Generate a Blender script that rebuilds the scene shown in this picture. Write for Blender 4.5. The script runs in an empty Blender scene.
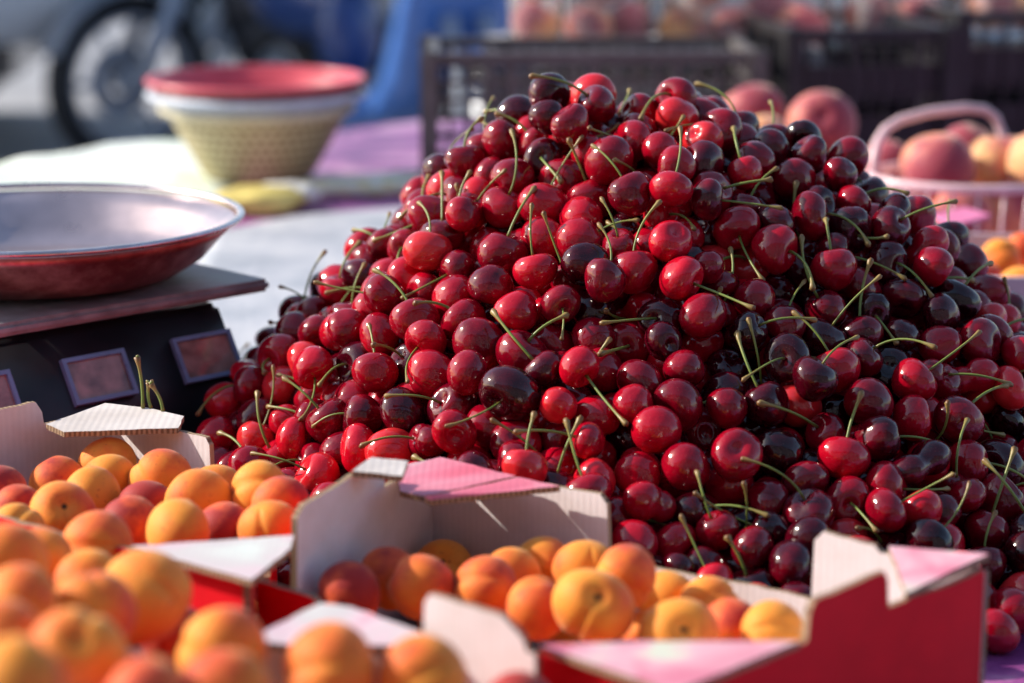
import bpy, bmesh, math, random
import numpy as np
from mathutils import Vector, Matrix, Euler

random.seed(7)
rng = np.random.default_rng(11)
PI = math.pi
R = math.radians
S = bpy.context.scene
COL = S.collection

# ------------------------------------------------------------------ camera
T = 0.75                      # height of the stall table
FPX = 85.0 / 36.0 * 1024      # focal length in pixels
PITCH = R(12.6)
CAM = Vector((0, 0, T + 0.46))
cd = bpy.data.cameras.new("camera")
cam = bpy.data.objects.new("camera", cd)
COL.objects.link(cam)
cam.location = CAM
cam.rotation_euler = (PI / 2 - PITCH, 0, 0)
cd.lens = 85
cd.sensor_width = 36
cd.clip_start = 0.02
cd.clip_end = 400
cd.dof.use_dof = True
cd.dof.focus_distance = 1.47
cd.dof.aperture_fstop = 4.6
cd.dof.aperture_blades = 9
S.camera = cam
FWD = Vector((0, math.cos(PITCH), -math.sin(PITCH)))
UPV = Vector((0, math.sin(PITCH), math.cos(PITCH)))
RGT = Vector((1, 0, 0))


def ray(px, py):
    return FWD + RGT * ((px - 512) / FPX) + UPV * ((341.5 - py) / FPX)


def at_depth(px, py, d):
    """world point seen at (px,py) whose distance along the view axis is d"""
    return CAM + ray(px, py) * d


def at_height(px, py, z):
    """world point seen at (px,py) lying z metres above the table top"""
    r = ray(px, py)
    return CAM + r * ((T + z - CAM.z) / r.z)


# ------------------------------------------------------------------ tagging
def tag(o, label=None, cat=None, group=None, kind=None):
    if label: o["label"] = label
    if cat: o["category"] = cat
    if group: o["group"] = group
    if kind: o["kind"] = kind
    return o


def link(name, me, parent=None, loc=None):
    o = bpy.data.objects.new(name, me)
    COL.objects.link(o)
    if parent: o.parent = parent
    if loc is not None: o.location = loc
    return o


def empty(name, loc=(0, 0, 0), rz=0.0):
    o = bpy.data.objects.new(name, None)
    COL.objects.link(o)
    o.location = loc
    o.rotation_euler = (0, 0, rz)
    o.empty_display_size = 0.05
    return o


def mesh_from(bm, name, mats, smooth=True):
    me = bpy.data.meshes.new(name)
    bm.to_mesh(me)
    bm.free()
    for m in (mats if isinstance(mats, (list, tuple)) else [mats]):
        me.materials.append(m)
    if smooth:
        for p in me.polygons: p.use_smooth = True
    return me


def part(name, bm, mats, parent=None, smooth=False, loc=None):
    return link(name, mesh_from(bm, name, mats, smooth), parent, loc)


# ------------------------------------------------------------------ materials
def mat(name):
    m = bpy.data.materials.new(name)
    m.use_nodes = True
    nt = m.node_tree
    return m, nt, nt.nodes["Principled BSDF"]


def nd(nt, typ, **kw):
    n = nt.nodes.new(typ)
    for k, v in kw.items():
        if hasattr(n, k): setattr(n, k, v)
        else: n.inputs[k].default_value = v
    return n


def ramp(nt, stops, interp="LINEAR"):
    n = nt.nodes.new("ShaderNodeValToRGB")
    cr = n.color_ramp
    cr.interpolation = interp
    cr.elements[0].position = stops[0][0]
    cr.elements[0].color = (*stops[0][1], 1)
    cr.elements[1].position = stops[1][0]
    cr.elements[1].color = (*stops[1][1], 1)
    for p, c in stops[2:]:
        e = cr.elements.new(p)
        e.color = (*c, 1)
    return n


def math_n(nt, op, a, b=None, clamp=False):
    n = nt.nodes.new("ShaderNodeMath")
    n.operation = op
    n.use_clamp = clamp
    for i, v in enumerate((a, b)):
        if v is None: continue
        if isinstance(v, (int, float)): n.inputs[i].default_value = v
        else: nt.links.new(v, n.inputs[i])
    return n.outputs[0]


def mix_c(nt, fac, a, b, mode="MIX"):
    n = nt.nodes.new("ShaderNodeMix")
    n.data_type = "RGBA"
    n.blend_type = mode
    for i, v in ((0, fac), (6, a), (7, b)):
        if isinstance(v, (int, float)): n.inputs[i].default_value = v
        elif isinstance(v, tuple): n.inputs[i].default_value = (*v, 1)
        else: nt.links.new(v, n.inputs[i])
    return n.outputs[2]


def plain(name, col, rough=0.5, metal=0.0, noise=0.15, scale=30.0, spec=0.5, bump=0.0, coat=0.0, trans=0.0):
    """a procedural paint-like material whose colour drifts a little"""
    m, nt, b = mat(name)
    tc = nd(nt, "ShaderNodeTexCoord")
    n = nd(nt, "ShaderNodeTexNoise", Scale=scale, Detail=5.0)
    nt.links.new(tc.outputs["Object"], n.inputs["Vector"])
    lo = tuple(c * (1 - noise) for c in col)
    hi = tuple(min(1, c * (1 + noise)) for c in col)
    r = ramp(nt, [(0.3, lo), (0.7, hi)])
    nt.links.new(n.outputs["Fac"], r.inputs[0])
    nt.links.new(r.outputs[0], b.inputs["Base Color"])
    rr = math_n(nt, "MULTIPLY_ADD", n.outputs["Fac"], 0.2)
    nt.nodes[-1].inputs[2].default_value = rough - 0.1
    nt.links.new(rr, b.inputs["Roughness"])
    b.inputs["Metallic"].default_value = metal
    b.inputs["Specular IOR Level"].default_value = spec
    b.inputs["Coat Weight"].default_value = coat
    if bump:
        bp = nd(nt, "ShaderNodeBump", Strength=bump, Distance=0.002)
        nt.links.new(n.outputs["Fac"], bp.inputs["Height"])
        nt.links.new(bp.outputs[0], b.inputs["Normal"])
    return m


def cherry_material(island):
    m, nt, b = mat("cherry_skin_heap" if island else "cherry_skin")
    L = nt.links
    if island:
        g = nd(nt, "ShaderNodeNewGeometry")
        tone = math_n(nt, "MULTIPLY_ADD", g.outputs["Random Per Island"], 0.66); nt.nodes[-1].inputs[2].default_value = 0.12
    else:
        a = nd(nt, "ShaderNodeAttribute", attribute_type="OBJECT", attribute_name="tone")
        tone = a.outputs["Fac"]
    tc = nd(nt, "ShaderNodeTexCoord")
    oi = nd(nt, "ShaderNodeObjectInfo")
    off = nd(nt, "ShaderNodeVectorMath", operation="SCALE")
    L.new(oi.outputs["Location"], off.inputs[0]); off.inputs[3].default_value = 37.0
    add = nd(nt, "ShaderNodeVectorMath", operation="ADD")
    L.new(tc.outputs["Object"], add.inputs[0]); L.new(off.outputs[0], add.inputs[1])
    n1 = nd(nt, "ShaderNodeTexNoise", Scale=55.0, Detail=3.0)
    L.new(add.outputs[0], n1.inputs["Vector"])
    t2 = math_n(nt, "MULTIPLY_ADD", n1.outputs["Fac"], 0.62); nt.nodes[-1].inputs[2].default_value = -0.31
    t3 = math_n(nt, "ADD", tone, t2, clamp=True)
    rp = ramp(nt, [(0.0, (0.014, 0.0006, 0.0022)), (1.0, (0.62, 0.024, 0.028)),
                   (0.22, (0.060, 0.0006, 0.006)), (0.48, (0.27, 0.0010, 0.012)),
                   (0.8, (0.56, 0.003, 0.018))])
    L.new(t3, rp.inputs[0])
    # tiny pale lenticels
    vo = nd(nt, "ShaderNodeTexVoronoi", Scale=620.0)
    L.new(add.outputs[0], vo.inputs["Vector"])
    dots = math_n(nt, "LESS_THAN", vo.outputs["Distance"], 0.13)
    dm = math_n(nt, "MULTIPLY", dots, 0.12)
    c = mix_c(nt, dm, rp.outputs[0], (0.75, 0.35, 0.25))
    L.new(c, b.inputs["Base Color"])
    b.inputs["Roughness"].default_value = 0.16
    n2 = nd(nt, "ShaderNodeTexNoise", Scale=210.0, Detail=4.0)
    L.new(add.outputs[0], n2.inputs["Vector"])
    rr = nd(nt, "ShaderNodeMapRange"); L.new(n2.outputs["Fac"], rr.inputs[0])
    rr.inputs[1].default_value = 0.35; rr.inputs[2].default_value = 0.75
    rr.inputs[3].default_value = 0.05; rr.inputs[4].default_value = 0.19
    L.new(rr.outputs[0], b.inputs["Roughness"])
    b.inputs["Specular IOR Level"].default_value = 0.62
    b.inputs["Subsurface Weight"].default_value = 0.06
    b.inputs["Subsurface Radius"].default_value = (1.0, 0.10, 0.08)
    b.inputs["Subsurface Scale"].default_value = 0.004
    b.inputs["Coat Weight"].default_value = 0.0
    b.inputs["Coat Roughness"].default_value = 0.06
    n3 = nd(nt, "ShaderNodeTexNoise", Scale=130.0, Detail=2.0)
    L.new(add.outputs[0], n3.inputs["Vector"])
    bp = nd(nt, "ShaderNodeBump", Strength=0.45, Distance=0.0012)
    L.new(n3.outputs["Fac"], bp.inputs["Height"])
    L.new(bp.outputs[0], b.inputs["Normal"])
    return m


def stem_material():
    m, nt, b = mat("cherry_stem_skin")
    L = nt.links
    a = nd(nt, "ShaderNodeAttribute", attribute_type="GEOMETRY", attribute_name="along")
    g = nd(nt, "ShaderNodeNewGeometry")
    tc = nd(nt, "ShaderNodeTexCoord")
    n = nd(nt, "ShaderNodeTexNoise", Scale=160.0, Detail=3.0)
    L.new(tc.outputs["Object"], n.inputs["Vector"])
    t = math_n(nt, "MULTIPLY_ADD", n.outputs["Fac"], 0.30); nt.nodes[-1].inputs[2].default_value = -0.15
    t2 = math_n(nt, "ADD", a.outputs["Fac"], t)
    rp = ramp(nt, [(0.0, (0.20, 0.16, 0.03)), (1.0, (0.16, 0.065, 0.02)),
                   (0.15, (0.12, 0.18, 0.03)), (0.55, (0.20, 0.27, 0.055)),
                   (0.86, (0.27, 0.19, 0.06))])
    L.new(t2, rp.inputs[0])
    L.new(rp.outputs[0], b.inputs["Base Color"])
    b.inputs["Roughness"].default_value = 0.42
    b.inputs["Subsurface Weight"].default_value = 0.1
    b.inputs["Subsurface Scale"].default_value = 0.001
    return m


def fruit_material(name, cols, fuzz, calyx=(0.06, 0.03, 0.012), speck=True, rough=0.62):
    """cols: base yellow-orange, mid orange, red blush; driven by the object's blush property"""
    m, nt, b = mat(name)
    L = nt.links
    a = nd(nt, "ShaderNodeAttribute", attribute_type="OBJECT", attribute_name="blush")
    tc = nd(nt, "ShaderNodeTexCoord")
    oi = nd(nt, "ShaderNodeObjectInfo")
    sep = nd(nt, "ShaderNodeSeparateXYZ")
    L.new(tc.outputs["Object"], sep.inputs[0])
    off = nd(nt, "ShaderNodeVectorMath", operation="SCALE")
    L.new(oi.outputs["Location"], off.inputs[0]); off.inputs[3].default_value = 13.0
    add = nd(nt, "ShaderNodeVectorMath", operation="ADD")
    L.new(tc.outputs["Object"], add.inputs[0]); L.new(off.outputs[0], add.inputs[1])
    n1 = nd(nt, "ShaderNodeTexNoise", Scale=30.0, Detail=4.0, Roughness=0.6)
    L.new(add.outputs[0], n1.inputs["Vector"])
    # blush sits on one cheek (+x of the fruit)
    cheek = math_n(nt, "MULTIPLY", sep.outputs[0], 17.0)
    v = math_n(nt, "ADD", cheek, math_n(nt, "MULTIPLY_ADD", n1.outputs["Fac"], 2.3))
    nt.nodes[-2].inputs[2].default_value = -0.75 if nt.nodes[-2].operation == "MULTIPLY_ADD" else 0
    for x in nt.nodes:
        if x.type == "MATH" and x.operation == "MULTIPLY_ADD": x.inputs[2].default_value = -1.15
    v2 = math_n(nt, "ADD", v, math_n(nt, "SUBTRACT", math_n(nt, "MULTIPLY", a.outputs["Fac"], 1.15), 0.28))
    rp = ramp(nt, [(0.0, cols[0]), (1.0, cols[3]), (0.38, cols[1]), (0.7, cols[2])])
    L.new(v2, rp.inputs[0])
    c = rp.outputs[0]
    if speck:
        n4 = nd(nt, "ShaderNodeTexNoise", Scale=420.0, Detail=1.0)
        L.new(add.outputs[0], n4.inputs["Vector"])
        sp = nd(nt, "ShaderNodeMapRange"); L.new(n4.outputs["Fac"], sp.inputs[0])
        sp.inputs[1].default_value = 0.66; sp.inputs[2].default_value = 0.76
        sp.inputs[3].default_value = 0.0; sp.inputs[4].default_value = 0.45
        c = mix_c(nt, sp.outputs[0], c, cols[3])
    # brown scar of the stalk at the top of the fruit
    ln = nd(nt, "ShaderNodeVectorMath", operation="LENGTH")
    cmb = nd(nt, "ShaderNodeCombineXYZ")
    L.new(sep.outputs[0], cmb.inputs[0]); L.new(sep.outputs[1], cmb.inputs[1])
    L.new(cmb.outputs[0], ln.inputs[0])
    near = math_n(nt, "LESS_THAN", ln.outputs["Value"], 0.0016)
    topm = math_n(nt, "GREATER_THAN", sep.outputs[2], 0.0)
    c = mix_c(nt, math_n(nt, "MULTIPLY", near, topm), c, calyx)
    L.new(c, b.inputs["Base Color"])
    b.inputs["Roughness"].default_value = rough
    b.inputs["Specular IOR Level"].default_value = 0.25
    b.inputs["Subsurface Weight"].default_value = 0.25
    b.inputs["Subsurface Radius"].default_value = (1.0, 0.35, 0.08)
    b.inputs["Subsurface Scale"].default_value = 0.006
    b.inputs["Sheen Weight"].default_value = fuzz
    b.inputs["Sheen Roughness"].default_value = 0.4
    b.inputs["Sheen Tint"].default_value = (1.0, 0.85, 0.75, 1)
    n3 = nd(nt, "ShaderNodeTexNoise", Scale=900.0, Detail=2.0)
    L.new(add.outputs[0], n3.inputs["Vector"])
    bp = nd(nt, "ShaderNodeBump", Strength=0.3, Distance=0.0007)
    L.new(n3.outputs["Fac"], bp.inputs["Height"])
    L.new(bp.outputs[0], b.inputs["Normal"])
    return m


def card_material(name, col, rib=0.5, dark=0.86, rough=0.75, gloss=False):
    """printed or bare cardboard, flutes showing through as faint ribs along u"""
    m, nt, b = mat(name)
    L = nt.links
    uv = nd(nt, "ShaderNodeUVMap")
    w = nd(nt, "ShaderNodeTexWave", wave_type="BANDS", bands_direction="X", Scale=74.0, Distortion=0.8, Detail=2.0)
    w.inputs["Detail Scale"].default_value = 8.0
    L.new(uv.outputs[0], w.inputs["Vector"])
    n = nd(nt, "ShaderNodeTexNoise", Scale=26.0, Detail=6.0, Roughness=0.62)
    L.new(uv.outputs[0], n.inputs["Vector"])
    s = nd(nt, "ShaderNodeTexNoise", Scale=190.0, Detail=3.0)
    L.new(uv.outputs[0], s.inputs["Vector"])
    lo = tuple(c * dark for c in col)
    c1 = mix_c(nt, math_n(nt, "MULTIPLY", w.outputs["Fac"], rib), col, lo)
    r2 = ramp(nt, [(0.35, (0.86, 0.84, 0.82)), (0.65, (1, 1, 1))])
    L.new(n.outputs["Fac"], r2.inputs[0])
    c2 = mix_c(nt, 1.0, c1, r2.outputs[0], "MULTIPLY")
    r3 = ramp(nt, [(0.70, (1, 1, 1)), (0.80, (0.72, 0.62, 0.52))])
    L.new(s.outputs["Fac"], r3.inputs[0])
    c3 = mix_c(nt, 0.6, c2, r3.outputs[0], "MULTIPLY")
    L.new(c3, b.inputs["Base Color"])
    b.inputs["Roughness"].default_value = rough
    b.inputs["Specular IOR Level"].default_value = 0.22 if gloss else 0.2
    ad = math_n(nt, "ADD", w.outputs["Fac"], math_n(nt, "MULTIPLY", n.outputs["Fac"], 1.2))
    bp = nd(nt, "ShaderNodeBump", Strength=0.05 if gloss else 0.12, Distance=0.0006)
    L.new(ad, bp.inputs["Height"]); L.new(bp.outputs[0], b.inputs["Normal"])
    return m


def edge_material():
    m, nt, b = mat("corrugated_cut_edge")
    L = nt.links
    uv = nd(nt, "ShaderNodeUVMap")
    w = nd(nt, "ShaderNodeTexWave", wave_type="BANDS", bands_direction="X", Scale=105.0, Distortion=3.0, Detail=2.0)
    L.new(uv.outputs[0], w.inputs["Vector"])
    r = ramp(nt, [(0.2, (0.17, 0.105, 0.06)), (0.8, (0.40, 0.28, 0.18))])
    L.new(w.outputs["Fac"], r.inputs[0]); L.new(r.outputs[0], b.inputs["Base Color"])
    b.inputs["Roughness"].default_value = 0.9
    return m


def flap_material(name, stops, scale=22.0, seed=0.0):
    """glossy printed corner flap: blotches of the fruit picture printed on it"""
    m, nt, b = mat(name)
    L = nt.links
    uv = nd(nt, "ShaderNodeUVMap")
    mp = nd(nt, "ShaderNodeMapping"); mp.inputs["Location"].default_value = (seed, seed * 0.7, 0)
    L.new(uv.outputs[0], mp.inputs[0])
    n = nd(nt, "ShaderNodeTexNoise", Scale=scale, Detail=3.0, Distortion=0.6)
    L.new(mp.outputs[0], n.inputs["Vector"])
    r = ramp(nt, stops)
    L.new(n.outputs["Fac"], r.inputs[0])
    w = nd(nt, "ShaderNodeTexWave", wave_type="BANDS", bands_direction="X", Scale=80.0, Distortion=0.9)
    L.new(uv.outputs[0], w.inputs["Vector"])
    c = mix_c(nt, math_n(nt, "MULTIPLY", w.outputs["Fac"], 0.10), r.outputs[0],
              mix_c(nt, 1.0, r.outputs[0], (0.82, 0.78, 0.82), "MULTIPLY"))
    L.new(c, b.inputs["Base Color"])
    b.inputs["Roughness"].default_value = 0.42
    bp = nd(nt, "ShaderNodeBump", Strength=0.12, Distance=0.0005)
    L.new(w.outputs["Fac"], bp.inputs["Height"]); L.new(bp.outputs[0], b.inputs["Normal"])
    return m


M_CHERRY = cherry_material(False)
M_CHERRY_ISL = cherry_material(True)
M_STEM = stem_material()
M_APRICOT = fruit_material("apricot_skin", [(0.84, 0.31, 0.040), (0.80, 0.195, 0.030), (0.68, 0.100, 0.034), (0.36, 0.028, 0.026)], 0.22)
M_PEACH = fruit_material("peach_skin", [(0.80, 0.44, 0.20), (0.70, 0.28, 0.17), (0.54, 0.15, 0.14), (0.32, 0.05, 0.08)], 0.6, rough=0.55)
M_WHITE = card_material("white_card_lining", (0.78, 0.73, 0.77), rib=0.26)
M_RED = card_material("red_printed_card", (0.78, 0.004, 0.016), rib=0.08, rough=0.6, gloss=True)
M_EDGE = edge_material()
WH = (0.62, 0.57, 0.56); PK = (0.72, 0.28, 0.36); RD = (0.62, 0.03, 0.06); GR = (0.66, 0.68, 0.54)
M_FLAP_PINK = flap_material("pink_printed_flap", [(0.0, RD), (0.40, (0.72, 0.16, 0.24)), (0.55, PK), (0.68, WH)], 15, 3.1)
M_FLAP_MIX = flap_material("pink_and_white_printed_flap", [(0.30, (0.66, 0.12, 0.22)), (0.45, PK), (0.57, (0.76, 0.44, 0.50)), (0.66, GR), (0.74, WH)], 26, 1.7)
M_FLAP_WHITE = flap_material("pale_printed_flap", [(0.28, PK), (0.42, (0.72, 0.52, 0.57)), (0.58, WH), (0.74, (0.70, 0.76, 0.70))], 18, 5.2)
M_FLAP_PLAIN = card_material("bare_white_flap", (0.70, 0.65, 0.63), rib=0.28, dark=0.84)


# ------------------------------------------------------------------ primitive shape helpers
def bm_box(bm, c, s, rot=None, mi=0):
    """box of size s centred at c"""
    m = Matrix.Translation(Vector(c)) @ (rot.to_4x4() if rot else Matrix()) @ Matrix.Diagonal((*s, 1))
    r = bmesh.ops.create_cube(bm, size=1, matrix=m)
    if mi:
        for f in {f for v in r["verts"] for f in v.link_faces}: f.material_index = mi


def bm_tube(bm, pts, rad, seg=10, cap=True, mi=0, attr=None):
    """tube along points; rad is a number or one per point"""
    pts = [Vector(p) for p in pts]
    n = len(pts)
    rads = rad if isinstance(rad, (list, tuple)) else [rad] * n
    rings = []
    prev = None
    for i in range(n):
        t = (pts[min(i + 1, n - 1)] - pts[max(i - 1, 0)]).normalized()
        if prev is None:
            a = Vector((0, 0, 1)) if abs(t.z) < 0.9 else Vector((1, 0, 0))
            u = t.cross(a).normalized()
        else:
            u = (prev - t * prev.dot(t)).normalized()
        prev = u
        w = t.cross(u)
        ring = []
        for k in range(seg):
            a = 2 * PI * k / seg
            v = bm.verts.new(pts[i] + (u * math.cos(a) + w * math.sin(a)) * rads[i])
            if attr is not None: v[attr] = i / (n - 1)
            ring.append(v)
        rings.append(ring)
    for i in range(n - 1):
        for k in range(seg):
            f = bm.faces.new((rings[i][k], rings[i][(k + 1) % seg], rings[i + 1][(k + 1) % seg], rings[i + 1][k]))
            f.material_index = mi
    if cap:
        f = bm.faces.new(list(reversed(rings[0]))); f.material_index = mi
        f = bm.faces.new(rings[-1]); f.material_index = mi


def bm_lathe(bm, prof, seg=64, mi=0, sx=1.0, sy=1.0, close=False, wob=0.0):
    """revolve (radius, z) pairs round z"""
    rings = []
    for (r, z) in prof:
        ring = []
        for k in range(seg):
            a = 2 * PI * k / seg
            q = 1 + wob * math.sin(3 * a + 1) + wob * 0.5 * math.sin(7 * a)
            ring.append(bm.verts.new((r * q * math.cos(a) * sx, r * q * math.sin(a) * sy, z)))
        rings.append(ring)
    m = len(rings)
    for i in range(m if close else m - 1):
        A, B = rings[i], rings[(i + 1) % m]
        for k in range(seg):
            f = bm.faces.new((A[k], A[(k + 1) % seg], B[(k + 1) % seg], B[k]))
            f.material_index = mi
    return rings


def torus_pts(c, r, axis_u, axis_v, n=40):
    return [Vector(c) + axis_u * (r * math.cos(2 * PI * k / n)) + axis_v * (r * math.sin(2 * PI * k / n)) for k in range(n + 1)]


# ------------------------------------------------------------------ world, sun
SUN_EL, SUN_AZ = R(31), R(-77)          # azimuth measured from +Y towards +X (sun stands to the left)
w = bpy.data.worlds.new("World"); S.world = w; w.use_nodes = True
wn = w.node_tree
sky = wn.nodes.new("ShaderNodeTexSky"); sky.sky_type = "NISHITA"; sky.sun_disc = False
sky.sun_elevation = SUN_EL; sky.sun_rotation = SUN_AZ
sky.air_density = 1.0; sky.dust_density = 1.2
bg = wn.nodes["Background"]
wn.links.new(sky.outputs[0], bg.inputs[0]); bg.inputs[1].default_value = 0.145
sd = bpy.data.lights.new("sun", "SUN"); sd.energy = 4.4; sd.angle = R(0.9); sd.color = (1.0, 0.90, 0.76)
so = bpy.data.objects.new("sun", sd); COL.objects.link(so)
sdir = Vector((math.sin(SUN_AZ) * math.cos(SUN_EL), math.cos(SUN_AZ) * math.cos(SUN_EL), math.sin(SUN_EL)))
so.rotation_euler = (-sdir).to_track_quat("-Z", "Y").to_euler()
so.location = (-3, 0, 4)
S.view_settings.view_transform = "Standard"
S.view_settings.look = "None"
S.view_settings.exposure = 0.57
S.view_settings.gamma = 1.0
S.cycles.max_bounces = 7
S.cycles.use_denoising = True

# ------------------------------------------------------------------ cherries: shapes
RC = 0.0139     # radius of a middling cherry


def cherry_shape(var, hi=True):
    rs = random.Random(100 + var)
    nu, nv = (30, 20) if hi else (14, 9)
    wx, wy = rs.uniform(1.0, 1.14), rs.uniform(0.88, 1.02)
    d1, d2, dd = rs.uniform(0.7, 2.2), rs.uniform(0, 6.28), rs.uniform(0.04, 0.12)
    tall = rs.uniform(0.84, 1.04)
    dim = rs.uniform(0.22, 0.34)
    sut = rs.choice([0.03, 0.05, 0.09, 0.14])
    lean = rs.uniform(-0.10, 0.10)
    double = var in (8, 9)
    p1, p2 = rs.uniform(0, 6), rs.uniform(0, 6)
    vs = [(0, 0, 1)]
    pts = []
    for j in range(nv + 1):
        th = PI * j / nv
        for i in range(nu):
            ph = 2 * PI * i / nu
            r = 1.0 - dim * math.exp(-(th / 0.36) ** 2) - 0.05 * math.exp(-((PI - th) / 0.3) ** 2)
            r += 0.11 * math.sin(th) * math.cos(th)
            r -= dd * math.exp(-(((th - d1) / 0.45) ** 2 + (math.remainder(ph - d2, 2 * PI) / 0.5) ** 2))
            dphi = min(ph, 2 * PI - ph)
            r -= sut * math.exp(-(dphi / 0.16) ** 2) * math.sin(th)
            r += 0.018 * math.sin(2 * ph + p1) * math.sin(th) + 0.012 * math.sin(3 * th + p2)
            x = r * math.sin(th) * math.cos(ph) * wx
            y = r * math.sin(th) * math.sin(ph) * wy
            x += lean * (math.cos(th) + 0.4); x *= 1 - 0.16 * (1 - math.cos(th)) / 2 * (1 if var % 2 else -0.3)
            z = r * math.cos(th) * tall
            if double:
                k = 1 - (0.34 if var == 8 else 0.22) * math.exp(-((y) / 0.30) ** 2)
                lop = 1.0 if y > 0 else (0.8 if var == 9 else 0.95)
                y *= 1.55 * lop
                x *= k * lop * 0.95; z *= k * lop * 0.95
            pts.append((x, y, z))
    bm = bmesh.new()
    grid = []
    for j in range(nv + 1):
        if j in (0, nv):
            v = bm.verts.new(Vector(pts[j * nu + nu // 4])); grid.append([v] * nu)
        else:
            grid.append([bm.verts.new(pts[j * nu + i]) for i in range(nu)])
    for j in range(nv):
        for i in range(nu):
            a, b_, c, d = grid[j][i], grid[j + 1][i], grid[j + 1][(i + 1) % nu], grid[j][(i + 1) % nu]
            if j == 0: bm.faces.new((a, b_, c))
            elif j == nv - 1: bm.faces.new((a, b_, d))
            else: bm.faces.new((a, b_, c, d))
    bmesh.ops.recalc_face_normals(bm, faces=bm.faces)
    bmesh.ops.scale(bm, vec=(RC, RC, RC), verts=bm.verts)
    return bm


# ------------------------------------------------------------------ cherries: packing the mound
MC = Vector((0.0643, 1.6525))          # centre of the mound on the table
MH = 0.280


def mound_rho(x, y):
    dx, dy = x - MC.x, y - MC.y
    rl, rr, rf, rb = 0.312, 0.425, 0.45, 0.36
    rx = np.where(dx < 0, rl, rr)
    ry = np.where(dy < 0, rf, rb)
    return np.sqrt((dx / rx) ** 2 + (dy / ry) ** 2)


def mound_h(x, y):
    """height of the heap's skin above the table"""
    rho = mound_rho(x, y)
    e = 0.23
    g = 1 - (np.sqrt(rho ** 2 + e ** 2) - e) / (math.sqrt(1 + e ** 2) - e)
    bumps = 0.008 * np.sin(x * 31 + 1.3) * np.cos(y * 27 + 0.4) + 0.005 * np.sin(x * 60 + y * 43)
    # a shoulder on the right of the heap
    sh = 0.0326 * np.exp(-(((x - 0.265) / 0.064) ** 2 + ((y - 1.6065) / 0.13) ** 2)) + 0.002 * np.exp(-(((x + 0.13) / 0.106) ** 2 + ((y - 1.66) / 0.11) ** 2))
    return np.where(g > 0, MH * g, MH * g * 1.0) + (bumps + sh) * np.clip(g * 4, 0, 1)


def hull(pxs):
    return [at_height(x, y, 0.10).to_2d() for x, y in pxs]


PX_B = [(430, 456), (989, 568), (674, 690), (255, 552)]        # upper corners of the middle tray
PX_A = [(105, 407), (275, 449), (250, 577), (-200, 467)]       # upper corners of the tray by the scale
_pc = at_depth(32, 217, 1.72)
SC = Vector((_pc.x, _pc.y))                                    # centre of the weighing scale
_c, _s = math.cos(R(44)), math.sin(R(44))
SCALE_BOX = [SC + Vector((_c * x - _s * y, _s * x + _c * y)) for x, y in ((-.175, -.165), (.085, -.165), (.085, .13), (-.175, .13))]
BLOCKS = [(hull(PX_B), 0.105), (hull(PX_A), 0.105), (SCALE_BOX, 0.118)]


def keep_out(P, rad):
    """push cherries out of the trays and the scale standing beside the heap"""
    for poly, top in BLOCKS:
        cen = sum(poly, Vector((0, 0))) / 4
        dist = []; nrm = []
        for i in range(4):
            A, B = poly[i], poly[(i + 1) % 4]
            d = (B - A).normalized(); n = Vector((d.y, -d.x))
            if n.dot(cen - A) > 0: n = -n
            dist.append((P[:, 0] - A.x) * n.x + (P[:, 1] - A.y) * n.y); nrm.append((n.x, n.y))
        D = np.array(dist); k = D.argmax(0); m = D.max(0)
        bad = (m < rad + .001) & (P[:, 2] < top + rad * .8)
        N = np.array(nrm)[k]
        push = np.where(bad, rad + .001 - m, 0)
        lift = bad & (P[:, 2] > top)
        P[:, 0] += np.where(lift, 0, push * N[:, 0]); P[:, 1] += np.where(lift, 0, push * N[:, 1])
        P[:, 2] = np.where(lift, top + rad * .8, P[:, 2])


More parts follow.
